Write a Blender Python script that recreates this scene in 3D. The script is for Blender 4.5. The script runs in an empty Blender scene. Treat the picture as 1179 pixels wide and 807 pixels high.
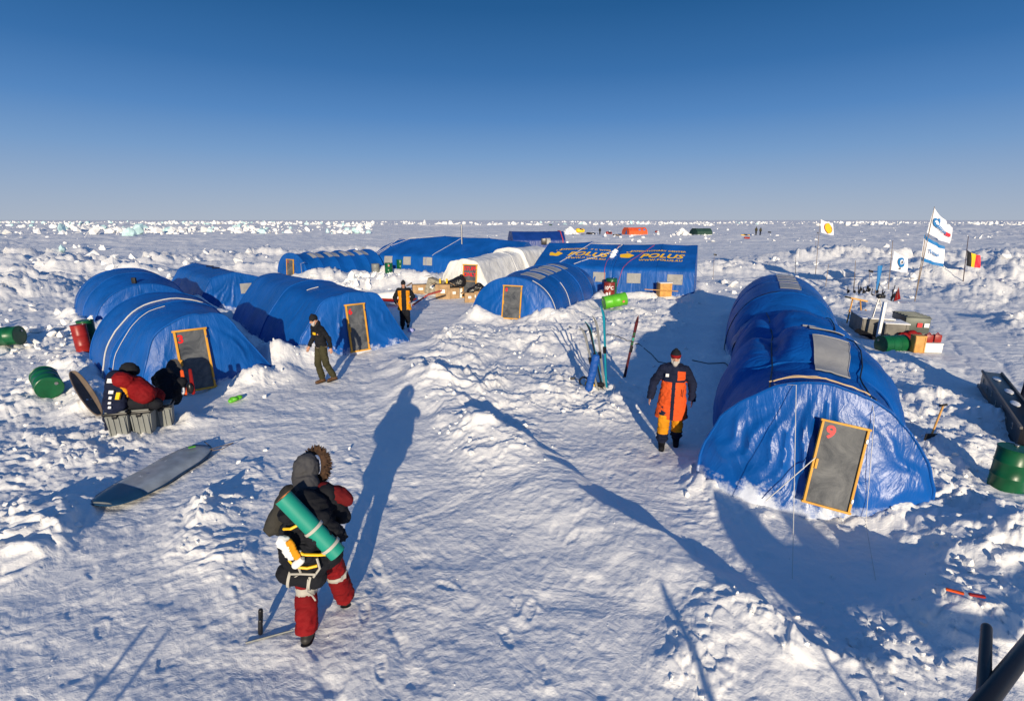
import bpy, bmesh, math, random
import numpy as np
from mathutils import Vector, Matrix
from mathutils.bvhtree import BVHTree
random.seed(7); RNG = np.random.default_rng(11)
R = math.radians
scn = bpy.context.scene
COL = scn.collection
# ---------------------------------------------------------------- camera, light
H = 4.0; FPX = 600.0; PITCH = math.atan(150/600.0)
cd = bpy.data.cameras.new('camera'); cam = bpy.data.objects.new('camera', cd); COL.objects.link(cam)
cam.location = (0, 0, H); cam.rotation_euler = (math.pi/2 - PITCH, 0, 0)
cd.sensor_width = 36; cd.lens = 36*FPX/1179; cd.clip_end = 60000; cd.clip_start = 0.05
scn.camera = cam
SUN_EL = R(12.5); SUN_AZ = R(176.6)      # direction TO the sun, compass style from +Y clockwise (behind the camera, slightly right)
wd = bpy.data.worlds.new("World"); scn.world = wd; wd.use_nodes = True
nt = wd.node_tree; bg = nt.nodes['Background']
sky = nt.nodes.new('ShaderNodeTexSky'); sky.sky_type = 'NISHITA'; sky.sun_disc = False
sky.sun_elevation = SUN_EL; sky.sun_rotation = SUN_AZ
sky.air_density = 1.0; sky.dust_density = 0.3; sky.ozone_density = 3.0; sky.altitude = 0
# clear polar air: the sky deepens quickly above a grey-blue horizon
tcs = nt.nodes.new('ShaderNodeTexCoord'); sep = nt.nodes.new('ShaderNodeSeparateXYZ'); rmp = nt.nodes.new('ShaderNodeValToRGB')
els = rmp.color_ramp.elements; els[0].position = 0.0; els[0].color = (3.2, 3.75, 4.7, 1); els[1].position = 1.0; els[1].color = (.45, 1.1, 2.9, 1)
for ps, c in ((.05, (2.4, 3.25, 4.75, 1)), (.11, (1.4, 2.6, 4.7, 1)), (.17, (.66, 1.85, 4.2, 1)), (.24, (.26, 1.20, 3.2, 1)), (.33, (.08, .76, 2.25, 1)), (.42, (.06, .64, 2.0, 1)), (.6, (.35, 1.1, 2.9, 1))):
    e_ = els.new(ps); e_.color = c
mxs = nt.nodes.new('ShaderNodeMixRGB'); mxs.inputs[0].default_value = .94
nt.links.new(tcs.outputs['Generated'], sep.inputs[0]); nt.links.new(sep.outputs['Z'], rmp.inputs[0])
nt.links.new(sky.outputs[0], mxs.inputs[1]); nt.links.new(rmp.outputs[0], mxs.inputs[2]); nt.links.new(mxs.outputs[0], bg.inputs[0])
bg.inputs[1].default_value = 0.110
sd = bpy.data.lights.new('sun', 'SUN'); sun = bpy.data.objects.new('sun', sd); COL.objects.link(sun)
sd.energy = 4.9; sd.angle = R(0.5); sd.color = (1.0, 0.86, 0.65)
tosun = Vector((math.sin(SUN_AZ)*math.cos(SUN_EL), math.cos(SUN_AZ)*math.cos(SUN_EL), math.sin(SUN_EL)))
sun.rotation_euler = tosun.to_track_quat('Z', 'Y').to_euler(); sun.location = tosun*50
scn.view_settings.view_transform = 'Standard'; scn.view_settings.look = 'None'
scn.view_settings.gamma = 1; scn.view_settings.exposure = 0.15; scn.view_settings.use_curve_mapping = False
scn.cycles.max_bounces = 5; scn.cycles.diffuse_bounces = 3; scn.cycles.glossy_bounces = 2
scn.cycles.use_denoising = True

# ---------------------------------------------------------------- measuring helper
def at(px, py, z=0.0):
    """world point at height z seen at that place of the 1179x807 photograph"""
    x = (px-589.5)/FPX; y = -(py-403.5)/FPX
    dy = math.cos(PITCH)+y*math.sin(PITCH); dz = -math.sin(PITCH)+y*math.cos(PITCH)
    t = (z-H)/dz
    return Vector((x*t, dy*t, z))

# ---------------------------------------------------------------- noise
def _hash(ix, iy, s):
    h = (ix.astype(np.int64)*374761393 + iy.astype(np.int64)*668265263 + s*974634777) & 0xffffffff
    h = ((h ^ (h >> 13))*1274126177) & 0xffffffff
    h = h ^ (h >> 16)
    return (h & 0xffffff)/float(0x1000000)
def vnoise(x, y, s=0):
    x = np.asarray(x, float); y = np.asarray(y, float)
    ix = np.floor(x); iy = np.floor(y); fx = x-ix; fy = y-iy
    ux = fx*fx*fx*(fx*(fx*6-15)+10); uy = fy*fy*fy*(fy*(fy*6-15)+10)
    a = _hash(ix, iy, s); b = _hash(ix+1, iy, s); c = _hash(ix, iy+1, s); d = _hash(ix+1, iy+1, s)
    return (a+(b-a)*ux)+((c+(d-c)*ux)-(a+(b-a)*ux))*uy
def fbm(x, y, s=0, o=4, g=0.5):
    r = 0; a = 1; t = 0
    for k in range(o):
        r = r+a*(vnoise(x, y, s+k*17)*2-1); t += a; a *= g
        x, y = x*1.86+y*0.72+3.1, y*1.86-x*0.72+1.7
    return r/t
def ridged(x, y, s=0, o=3):
    r = 0; a = 1; t = 0
    for k in range(o):
        r = r+a*(1-np.abs(vnoise(x, y, s+k*17)*2-1)*2); t += a; a *= .5
        x, y = x*1.86+y*0.72+3.1, y*1.86-x*0.72+1.7
    return r/t
def worley(x, y, s=0):
    x = np.asarray(x, float); y = np.asarray(y, float)
    ix = np.floor(x); iy = np.floor(y)
    f1 = np.full(x.shape, 9.); f2 = np.full(x.shape, 9.); idv = np.zeros(x.shape)
    gx = np.zeros(x.shape)
    for a in (-1, 0, 1):
        for b in (-1, 0, 1):
            cx = ix+a; cy = iy+b
            px = cx+_hash(cx, cy, s); py = cy+_hash(cx, cy, s+5)
            d = np.hypot(px-x, py-y); i = _hash(cx, cy, s+9)
            t = (_hash(cx, cy, s+13)-.5)*(x-px)+(_hash(cx, cy, s+15)-.5)*(y-py)
            m = d < f1
            f2 = np.where(m, f1, np.minimum(f2, d)); idv = np.where(m, i, idv); gx = np.where(m, t, gx)
            f1 = np.where(m, d, f1)
    return f1, f2, idv, gx
def sstep(a, b, x):
    t = np.clip((x-a)/(b-a), 0, 1); return t*t*(3-2*t)

# ---------------------------------------------------------------- materials
MATS = {}
def nodes_of(name):
    m = bpy.data.materials.new(name); m.use_nodes = True
    n = m.node_tree.nodes; l = m.node_tree.links
    return m, n, l, n['Principled BSDF']
def mat(name, col, rough=0.6, metal=0.0, spec=None, bump=0.0, bscale=20, var=0.15, vscale=3.0, coat=0.0, aniso=None, dist=0.02, trans=0.0):
    if name in MATS: return MATS[name]
    if spec is None: spec = .12 if 'cloth' in name else .4
    m, n, l, b = nodes_of(name)
    b.inputs['Roughness'].default_value = rough; b.inputs['Metallic'].default_value = metal
    b.inputs['Specular IOR Level'].default_value = spec; b.inputs['Coat Weight'].default_value = coat
    tc = n.new('ShaderNodeTexCoord')
    if var:
        nz = n.new('ShaderNodeTexNoise'); nz.inputs['Scale'].default_value = vscale; nz.inputs['Detail'].default_value = 5
        rp = n.new('ShaderNodeValToRGB'); rp.color_ramp.elements[0].position = .3; rp.color_ramp.elements[1].position = .7
        rp.color_ramp.elements[0].color = tuple(c*(1-var) for c in col)+(1,); rp.color_ramp.elements[1].color = tuple(min(1, c*(1+var)) for c in col)+(1,)
        l.new(tc.outputs['Object'], nz.inputs['Vector']); l.new(nz.outputs[0], rp.inputs[0]); l.new(rp.outputs[0], b.inputs['Base Color'])
    else: b.inputs['Base Color'].default_value = tuple(col)+(1,)
    if bump:
        n2 = n.new('ShaderNodeTexNoise'); n2.inputs['Scale'].default_value = bscale; n2.inputs['Detail'].default_value = 6; n2.inputs['Distortion'].default_value = .6
        bp = n.new('ShaderNodeBump'); bp.inputs['Strength'].default_value = bump; bp.inputs['Distance'].default_value = dist
        if aniso:
            mp = n.new('ShaderNodeMapping'); mp.inputs['Scale'].default_value = aniso
            l.new(tc.outputs['Object'], mp.inputs[0]); l.new(mp.outputs[0], n2.inputs['Vector'])
        else: l.new(tc.outputs['Object'], n2.inputs['Vector'])
        l.new(n2.outputs[0], bp.inputs['Height']); l.new(bp.outputs[0], b.inputs['Normal'])
    MATS[name] = m
    return m
def snow_mat():
    m, n, l, b = nodes_of('snow')
    b.inputs['Roughness'].default_value = 0.75; b.inputs['Specular IOR Level'].default_value = 0.25
    tc = n.new('ShaderNodeTexCoord')
    nz = n.new('ShaderNodeTexNoise'); nz.inputs['Scale'].default_value = .35; nz.inputs['Detail'].default_value = 7
    rp = n.new('ShaderNodeValToRGB'); rp.color_ramp.elements[0].position = .3; rp.color_ramp.elements[1].position = .65
    rp.color_ramp.elements[0].color = (.76, .76, .76, 1); rp.color_ramp.elements[1].color = (.88, .865, .835, 1)
    l.new(tc.outputs['Object'], nz.inputs['Vector']); l.new(nz.outputs[0], rp.inputs[0]); l.new(rp.outputs[0], b.inputs['Base Color'])
    last = None
    for sc, st, ds, det in ((.55, .4, .30, 4), (2.6, .4, .075, 6), (9, .46, .024, 8), (50, .75, .006, 5)):
        a = n.new('ShaderNodeTexNoise'); a.inputs['Scale'].default_value = sc; a.inputs['Detail'].default_value = det; a.inputs['Distortion'].default_value = .8; a.inputs['Roughness'].default_value = .6
        mp = n.new('ShaderNodeMapping'); mp.inputs['Rotation'].default_value = (0, 0, .7); mp.inputs['Scale'].default_value = (1, 1.25, 1)
        l.new(tc.outputs['Object'], mp.inputs[0]); l.new(mp.outputs[0], a.inputs['Vector'])
        bp = n.new('ShaderNodeBump'); bp.inputs['Strength'].default_value = st; bp.inputs['Distance'].default_value = ds
        l.new(a.outputs[0], bp.inputs['Height'])
        if last: l.new(last.outputs[0], bp.inputs['Normal'])
        last = bp
    l.new(last.outputs[0], b.inputs['Normal'])
    return m
M_SNOW = snow_mat()
def tarp(name, col, rough=.38, fine=.35, spec=.5):
    if name in MATS: return MATS[name]
    m, n, l, b = nodes_of(name)
    b.inputs['Roughness'].default_value = rough; b.inputs['Specular IOR Level'].default_value = spec
    tc = n.new('ShaderNodeTexCoord')
    nz = n.new('ShaderNodeTexNoise'); nz.inputs['Scale'].default_value = 1.1; nz.inputs['Detail'].default_value = 8
    rp = n.new('ShaderNodeValToRGB'); rp.color_ramp.elements[0].position = .3; rp.color_ramp.elements[1].position = .72
    rp.color_ramp.elements[0].color = tuple(c*.78 for c in col)+(1,); rp.color_ramp.elements[1].color = tuple(min(1, c*1.12+.004) for c in col)+(1,)
    l.new(tc.outputs['Object'], nz.inputs['Vector']); l.new(nz.outputs[0], rp.inputs[0])
    # scuffs and frost: small pale flecks
    fz = n.new('ShaderNodeTexNoise'); fz.inputs['Scale'].default_value = 9; fz.inputs['Detail'].default_value = 9; fz.inputs['Roughness'].default_value = .75
    fr = n.new('ShaderNodeMapRange'); fr.inputs[1].default_value = .66; fr.inputs[2].default_value = .78; fr.inputs[4].default_value = .16
    mx = n.new('ShaderNodeMixRGB'); mx.inputs[2].default_value = (.45, .55, .7, 1)
    l.new(tc.outputs['Object'], fz.inputs['Vector']); l.new(fz.outputs[0], fr.inputs[0]); l.new(fr.outputs[0], mx.inputs[0]); l.new(rp.outputs[0], mx.inputs[1])
    sz = n.new('ShaderNodeSeparateXYZ'); l.new(tc.outputs['Object'], sz.inputs[0])
    dn = n.new('ShaderNodeTexNoise'); dn.inputs['Scale'].default_value = 3.2; dn.inputs['Detail'].default_value = 8; dn.inputs['Roughness'].default_value = .7; l.new(tc.outputs['Object'], dn.inputs['Vector'])
    ma = n.new('ShaderNodeMath'); ma.operation = 'MULTIPLY_ADD'; ma.inputs[1].default_value = -1.1; l.new(dn.outputs[0], ma.inputs[0]); l.new(sz.outputs['Z'], ma.inputs[2])
    mr = n.new('ShaderNodeMapRange'); mr.inputs[1].default_value = -.32; mr.inputs[2].default_value = -.50; mr.inputs[3].default_value = 0; mr.inputs[4].default_value = .75; l.new(ma.outputs[0], mr.inputs[0])
    mx2 = n.new('ShaderNodeMixRGB'); mx2.inputs[2].default_value = (.75, .78, .82, 1); l.new(mr.outputs[0], mx2.inputs[0]); l.new(mx.outputs[0], mx2.inputs[1])
    l.new(mx2.outputs[0], b.inputs['Base Color'])
    last = None
    for sc, st, ds, an in ((1.6, .5, .10, (1, 1, .35)), (5, fine, .035, (1.4, .6, .8)), (22, fine, .008, (1, 1, 1))):
        a = n.new('ShaderNodeTexNoise'); a.inputs['Scale'].default_value = sc; a.inputs['Detail'].default_value = 5; a.inputs['Distortion'].default_value = 1.6
        mp = n.new('ShaderNodeMapping'); mp.inputs['Scale'].default_value = an; mp.inputs['Rotation'].default_value = (0, 0, .6)
        l.new(tc.outputs['Object'], mp.inputs[0]); l.new(mp.outputs[0], a.inputs['Vector'])
        # sharp creases
        ab = n.new('ShaderNodeMath'); ab.operation = 'SUBTRACT'; ab.inputs[1].default_value = .5
        ab2 = n.new('ShaderNodeMath'); ab2.operation = 'ABSOLUTE'
        l.new(a.outputs[0], ab.inputs[0]); l.new(ab.outputs[0], ab2.inputs[0])
        bp = n.new('ShaderNodeBump'); bp.inputs['Strength'].default_value = st; bp.inputs['Distance'].default_value = ds; bp.invert = True
        l.new(ab2.outputs[0], bp.inputs['Height'])
        if last: l.new(last.outputs[0], bp.inputs['Normal'])
        last = bp
    l.new(last.outputs[0], b.inputs['Normal'])
    MATS[name] = m
    return m
BLUE = (.0004, .088, .37)
T_BLUE = tarp('blue tarpaulin', BLUE, .45, .22, .35)
T_SEMI = tarp('satin blue tarpaulin', (.0005, .085, .37), .52, .4, .16)
T_SHINY = tarp('glossy blue tarpaulin', (.0006, .082, .35), .34, .24, .38)
T_DEEP = tarp('deep blue tarpaulin', (.0008, .032, .20), .45, .2)
T_WHITE = tarp('white tarpaulin', (.74, .74, .72), .6, .3)
T_ORANGE = tarp('orange tarpaulin', (.75, .10, .015), .5, .2)
T_GREEN = tarp('dark green canvas', (.012, .05, .035), .7, .2)
def film_mat(name, c1, c2, rough):
    m, n, l, b = nodes_of(name)
    b.inputs['Roughness'].default_value = rough; b.inputs['Specular IOR Level'].default_value = .2
    tc = n.new('ShaderNodeTexCoord'); nz = n.new('ShaderNodeTexNoise'); nz.inputs['Scale'].default_value = 2.6; nz.inputs['Detail'].default_value = 9; nz.inputs['Roughness'].default_value = .7; nz.inputs['Distortion'].default_value = .8
    rp = n.new('ShaderNodeValToRGB'); rp.color_ramp.elements[0].position = .35; rp.color_ramp.elements[1].position = .68
    rp.color_ramp.elements[0].color = c1+(1,); rp.color_ramp.elements[1].color = c2+(1,)
    l.new(tc.outputs['Object'], nz.inputs['Vector']); l.new(nz.outputs[0], rp.inputs[0]); l.new(rp.outputs[0], b.inputs['Base Color'])
    bp = n.new('ShaderNodeBump'); bp.inputs['Strength'].default_value = .3; bp.inputs['Distance'].default_value = .03
    l.new(nz.outputs[0], bp.inputs['Height']); l.new(bp.outputs[0], b.inputs['Normal'])
    MATS[name] = m; return m
M_DOOR = film_mat('frosted door film', (.035, .042, .055), (.15, .155, .16), .5)
M_WIN = film_mat('milky window film', (.26, .26, .26), (.38, .375, .36), .4)
M_WOOD = mat('yellow painted wood', (.62, .30, .03), .55, bump=.3, bscale=8, aniso=(1, 1, 8))
M_PLY = mat('plywood', (.55, .28, .07), .6, bump=.3, bscale=6, var=.25, vscale=6)
M_CARD = mat('cardboard', (.36, .23, .12), .8, bump=.3, bscale=5, var=.25, vscale=5)
M_RED = mat('red paint', (.45, .012, .012), .45)
M_REDCLOTH = mat('red cloth', (.18, .007, .009), .75, bump=.6, bscale=14, var=.25)
M_BLACK = mat('black cloth', (.012, .013, .017), .8, bump=.6, bscale=16, var=.3)
M_NAVY = mat('navy cloth', (.010, .014, .035), .8, bump=.6, bscale=14, var=.3)
M_ORANGE = mat('orange cloth', (.62, .085, .018), .75, bump=.7, bscale=12, var=.15)
M_YELLOW = mat('yellow cloth', (.66, .26, .012), .75, bump=.6, bscale=14, var=.15)
M_OLIVE = mat('olive cloth', (.045, .042, .022), .85, bump=.6, bscale=14, var=.2)
M_GREYC = mat('dark grey cloth', (.055, .055, .06), .85, bump=.6, bscale=14, var=.25)
M_TAN = mat('tan canvas', (.16, .12, .09), .85, bump=.5, bscale=12, var=.3)
M_SKIN = mat('skin', (.50, .26, .17), .55, var=.1)
M_BEARD = mat('grey beard', (.42, .39, .36), .9, bump=.8, bscale=60)
M_FUR = mat('brown fur', (.06, .031, .017), .9, bump=1, bscale=50, var=.5, vscale=20)
M_BOOT = mat('dark boot leather', (.02, .018, .016), .55, var=.2)
M_BROWNB = mat('brown boot leather', (.09, .045, .02), .6, var=.2)
M_STRAP = mat('grey webbing', (.42, .40, .35), .7)
M_GREENP = mat('green drum paint', (.004, .085, .030), .35, var=.3, vscale=4, bump=.15, bscale=6)
M_LIME = mat('bright green drum paint', (.10, .42, .02), .4, var=.15, vscale=4, bump=.1, bscale=6)
M_REDP = mat('red drum paint', (.28, .016, .012), .4, var=.3, vscale=4, bump=.15, bscale=6)
M_MAROON = mat('maroon drum paint', (.19, .02, .012), .45, var=.3, vscale=4)
M_WHITEP = mat('white paint', (.75, .75, .73), .5, var=.1)
M_GREYP = mat('grey plastic', (.20, .21, .20), .5, var=.12, bump=.1)
M_BLKP = mat('black plastic', (.01, .01, .012), .35, var=.2)
M_METAL = mat('dull metal', (.30, .30, .31), .4, metal=.8, var=.2)
M_BAMBOO = mat('weathered pole wood', (.20, .15, .11), .7, var=.3)
M_TEAL = mat('teal foam', (.008, .25, .18), .55, var=.08)
M_FOAMO = mat('orange foam', (.55, .20, .06), .7, var=.1)
M_ROPE = mat('pale rope', (.62, .60, .55), .8, var=.15)
M_ROPEY = mat('straw rope', (.62, .45, .25), .8, var=.15)
M_ROPER = mat('red rope', (.45, .05, .08), .8)
M_CABLE = mat('black cable', (.008, .008, .01), .5, var=0)
M_PRINT = mat('yellow print', (.90, .52, .01), .5, var=.08)
M_REDPR = mat('red marker', (.65, .01, .015), .5, var=0)
M_FLAGW = mat('white flag nylon', (.72, .72, .76), .6, var=.05)
M_FLAGB = mat('blue flag print', (.01, .16, .42), .6, var=.05)
M_FLAGR = mat('red flag print', (.60, .02, .04), .6, var=.05)
M_FLAGY = mat('yellow flag print', (.78, .50, .02), .6, var=.05)
M_FLAGK = mat('black flag print', (.01, .01, .012), .6, var=.05)
M_SKIB = mat('dark ski base', (.02, .025, .03), .35, var=.2)
M_SKIG = mat('grey ski top', (.30, .30, .29), .4, var=.2)
M_SKIT = mat('turquoise ski edge', (.01, .30, .42), .4, var=.1)
M_ICE = mat('turquoise ice', (.50, .70, .71), .35, var=.2, vscale=1.0, bump=.4, bscale=2)

# ---------------------------------------------------------------- object helpers
def tag(o, label=None, cat=None, group=None, kind=None):
    if label: o['label'] = label
    if cat: o['category'] = cat
    if group: o['group'] = group
    if kind: o['kind'] = kind
    return o
def thing(name, label, cat, loc=(0, 0, 0), group=None, rz=0.0):
    o = bpy.data.objects.new(name, None); COL.objects.link(o)
    o.empty_display_size = .2; o.location = loc; o.rotation_euler = (0, 0, rz)
    return tag(o, label, cat, group)
class MB:
    """collects pieces, then links them as ONE mesh"""
    def __init__(s): s.v = []; s.f = []; s.m = []; s.sm = []; s.mats = []
    def mi(s, m):
        if m not in s.mats: s.mats.append(m)
        return s.mats.index(m)
    def add(s, vs, fs, m, smooth=False):
        k = len(s.v); i = s.mi(m)
        s.v.extend([tuple(v) for v in vs])
        for f in fs: s.f.append([q+k for q in f]); s.m.append(i); s.sm.append(smooth)
        return s
    def box(s, c, size, m, rot=None, bevel=0.0):
        bm = bmesh.new(); bmesh.ops.create_cube(bm, size=1)
        for v in bm.verts: v.co = Vector((v.co.x*size[0], v.co.y*size[1], v.co.z*size[2]))
        if bevel: bmesh.ops.bevel(bm, geom=bm.edges[:], offset=bevel, segments=2, affect='EDGES', profile=.6)
        M = rot if rot is not None else Matrix.Identity(3)
        bm.verts.index_update()
        s.add([M @ v.co + Vector(c) for v in bm.verts], [[v.index for v in f.verts] for f in bm.faces], m); bm.free()
        return s
    def loft(s, pts, rad, m, seg=12, up=None, cap=True, smooth=True):
        """rings of (rx, ry) ellipses along pts"""
        pts = [Vector(p) for p in pts]; n = len(pts); vs = []; fs = []
        ref = Vector(up) if up else None
        px = None
        for i, p in enumerate(pts):
            t = (pts[min(i+1, n-1)]-pts[max(i-1, 0)]).normalized()
            if ref is not None: a = ref-t*ref.dot(t)
            elif px is not None: a = px-t*px.dot(t)
            else: a = Vector((1, 0, 0))-t*t.x if abs(t.x) < .9 else Vector((0, 1, 0))-t*t.y
            if a.length < 1e-5: a = t.orthogonal()
            a.normalize(); px = a; b = t.cross(a)
            r = rad[i] if isinstance(rad, (list, tuple)) else rad
            rx, ry = r if isinstance(r, (list, tuple)) else (r, r)
            for k in range(seg):
                q = 2*math.pi*k/seg
                vs.append(p+a*(rx*math.cos(q))+b*(ry*math.sin(q)))
        for i in range(n-1):
            for k in range(seg):
                k2 = (k+1) % seg
                fs.append([i*seg+k, i*seg+k2, (i+1)*seg+k2, (i+1)*seg+k])
        if cap: fs.append(list(range(seg))[::-1]); fs.append([(n-1)*seg+k for k in range(seg)])
        s.add(vs, fs, m, smooth); return s
    def tube(s, pts, r, m, seg=6): return s.loft(pts, r, m, seg=seg)
    def cap(s, a, b, ra, rb, m, seg=12, flat=1.0, up=(1, 0, 0)):
        """tapered capsule; flat squashes the second axis"""
        a = Vector(a); b = Vector(b); d = (b-a); L = d.length; t = d/L if L > 1e-6 else Vector((0, 0, 1))
        pts = []; rr = []
        for k in range(5):
            q = math.pi/2*(1-k/4); pts.append(a-t*(ra*math.sin(q))); rr.append(max(ra*math.cos(q), ra*.03))
        for k in range(5):
            q = math.pi/2*k/4; pts.append(b+t*(rb*math.sin(q))); rr.append(max(rb*math.cos(q), rb*.03))
        return s.loft(pts, [(r, r*flat) for r in rr], m, seg=seg, up=up if abs(Vector(up).dot(t)) < .95 else (0, 1, 0))
    def ell(s, c, rad, m, rot=None, seg=16):
        vs = []; fs = []; n = seg//2+1; M = rot if rot is not None else Matrix.Identity(3)
        for i in range(n):
            th = math.pi*(i+.0)/(n-1)
            for k in range(seg):
                ph = 2*math.pi*k/seg
                vs.append(M @ Vector((rad[0]*max(math.sin(th), .01)*math.cos(ph), rad[1]*max(math.sin(th), .01)*math.sin(ph), rad[2]*math.cos(th)))+Vector(c))
        for i in range(n-1):
            for k in range(seg):
                k2 = (k+1) % seg; fs.append([i*seg+k, (i+1)*seg+k, (i+1)*seg+k2, i*seg+k2])
        fs.append([k for k in range(seg)]); fs.append([(n-1)*seg+k for k in range(seg)][::-1])
        return s.add(vs, fs, m, True)
    def grid(s, P, m, smooth=True, flip=False):
        """P: array (rows, cols, 3)"""
        r, c = P.shape[:2]; vs = P.reshape(-1, 3).tolist(); fs = []
        for i in range(r-1):
            for j in range(c-1):
                q = [i*c+j, i*c+j+1, (i+1)*c+j+1, (i+1)*c+j]
                fs.append(q[::-1] if flip else q)
        return s.add(vs, fs, m, smooth)
    def mesh(s, name, origin=(0, 0, 0)):
        me = bpy.data.meshes.new(name); o = Vector(origin)
        me.from_pydata([Vector(v)-o for v in s.v], [], s.f)
        for m in s.mats: me.materials.append(m)
        me.polygons.foreach_set('material_index', s.m); me.polygons.foreach_set('use_smooth', s.sm)
        me.update()
        if len(s.f) < 30000: me.set_sharp_from_angle(angle=R(42))
        return me
    def build(s, name, parent=None, origin=None, local=False):
        """vertices are world coordinates unless local; the object sits at origin"""
        if parent is not None:
            o = bpy.data.objects.new(name, None if not s.v else s.mesh(name, (0, 0, 0) if local else parent_loc(parent)))
            o.parent = parent
        else:
            og = Vector(origin) if origin is not None else Vector((0, 0, 0))
            o = bpy.data.objects.new(name, s.mesh(name, (0, 0, 0) if local else og)); o.location = og
        COL.objects.link(o); return o
def parent_loc(p):
    v = Vector((0, 0, 0))
    while p is not None: v = v+Vector(p.location); p = p.parent
    return v
from mathutils import noise as mnoise
def remesh(mb, voxel, smooth=6, recolor=None, wr=0.0, wk=9.0):
    """fuse overlapping closed pieces into one continuous surface; materials follow the nearest source piece"""
    me = mb.mesh('tmp'); ob = bpy.data.objects.new('tmp', me); COL.objects.link(ob)
    md = ob.modifiers.new('r', 'REMESH'); md.mode = 'VOXEL'; md.voxel_size = voxel
    if smooth: sm = ob.modifiers.new('s', 'SMOOTH'); sm.factor = .5; sm.iterations = smooth
    dg = bpy.context.evaluated_depsgraph_get(); new = bpy.data.meshes.new_from_object(ob.evaluated_get(dg))
    tree = BVHTree.FromPolygons([Vector(v) for v in mb.v], mb.f)
    out = MB(); out.mats = list(mb.mats)
    if wr:
        out.v = []
        for v in new.vertices:
            c = v.co; q = Vector((c.x*wk, c.y*wk, c.z*wk*1.5)); w = mnoise.noise(q+Vector((mnoise.noise(q*.6), mnoise.noise(q*.6+Vector((7, 0, 0))), 0))*1.6)
            w2 = mnoise.noise(q*2.6+Vector((3, 1, 5)))
            out.v.append(tuple(c+v.normal*(wr*((1-abs(w)*3.2)*.9+w2*.55))))
    else: out.v = [tuple(v.co) for v in new.vertices]
    for p in new.polygons:
        out.f.append(list(p.vertices)); c = p.center
        mi = None
        if recolor:
            r = recolor(c, p.normal)
            if r is not None: mi = out.mi(r)
        if mi is None:
            _, _, fi, _ = tree.find_nearest(c); mi = mb.m[fi] if fi is not None else 0
        out.m.append(mi); out.sm.append(True)
    bpy.data.objects.remove(ob); bpy.data.meshes.remove(new); bpy.data.meshes.remove(me)
    return out
def text2d(s, size=1.0, bold=False, shear=0.0, space=1.0):
    cu = bpy.data.curves.new('t', 'FONT'); cu.body = s; cu.size = size; cu.align_x = 'CENTER'; cu.align_y = 'CENTER'; cu.shear = shear; cu.space_character = space
    if bold: cu.offset = size*.035
    cu.resolution_u = 3
    ob = bpy.data.objects.new('t', cu); COL.objects.link(ob)
    me = bpy.data.meshes.new_from_object(ob.evaluated_get(bpy.context.evaluated_depsgraph_get()))
    vs = [(v.co.x, v.co.y) for v in me.vertices]; fs = [list(p.vertices) for p in me.polygons]
    bpy.data.objects.remove(ob); bpy.data.curves.remove(cu); bpy.data.meshes.remove(me)
    return vs, fs

# ---------------------------------------------------------------- the tents' footprints, known before the terrain is laid
# (front centre x, y, axis azimuth in degrees clockwise from +Y, half width, length)
FOOT = {
 't9': (4.30, 6.93, 24.5, 1.52, 7.8), 't10': (7.75, 14.45, 24.5, 1.62, 8.2),
 't3': (-7.60, 12.0, -42, 1.7, 6.0), 't6': (-4.95, 15.6, -40, 1.9, 7.6),
 't1': (-14.0, 19.8, -44, 1.7, 5.0), 't5': (-12.5, 23.6, -43, 1.8, 7.3),
 't8': (0.03, 20.6, 20.6, 1.80, 8.6), 'tw': (-14.9, 35.6, 36, 1.9, 6.4),
}
LONG = {'pol': ((1.2, 29.3), (9.2, 26.4), 6.5), 'lng': ((-11.6, 41.0), (0.0, 36.2), 6.0), 'stf': ((-4.05, 28.6), (-1.0, 27.0), 9.5)}
def rects():
    for k, (x, y, az, hw, L) in FOOT.items():
        a = R(az); yield k, (x, y), (math.sin(a), math.cos(a)), hw, L
    for k, (p, q, W) in LONG.items():
        dx, dy = q[0]-p[0], q[1]-p[1]; L = math.hypot(dx, dy); n = (-dy/L, dx/L)
        yield k, ((p[0]+q[0])/2, (p[1]+q[1])/2), n, L/2, W
RECTS = list(rects())

# ---------------------------------------------------------------- terrain
def seg_dist(x, y, pts):
    d = np.full(np.shape(x), 1e9)
    for (ax, ay), (bx, by) in zip(pts[:-1], pts[1:]):
        vx, vy = bx-ax, by-ay; L2 = vx*vx+vy*vy
        t = np.clip(((x-ax)*vx+(y-ay)*vy)/L2, 0, 1)
        d = np.minimum(d, np.hypot(x-ax-t*vx, y-ay-t*vy))
    return d
def pl(*pp): return [tuple(at(a, b)[:2]) for a, b in pp]
LANES = [  # trodden ways: (polyline, half width)
 (pl((600, 1000), (430, 800), (400, 640), (400, 520), (400, 460), (430, 415), (480, 375), (520, 350), (545, 344)), 1.5),
 (pl((640, 1000), (650, 700), (700, 600), (740, 530), (775, 500), (815, 400), (835, 355), (840, 335)), 1.0),
 (pl((200, 900), (120, 640), (230, 520), (330, 470), (400, 440)), .8),
 (pl((700, 620), (880, 660), (1000, 640)), .7),
 (pl((1010, 345), (1060, 350), (1110, 400), (1165, 450)), 1.6),
 (pl((225, 460), (300, 490), (390, 470)), .6),
 (pl((400, 408), (440, 405)), .5),
]
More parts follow.
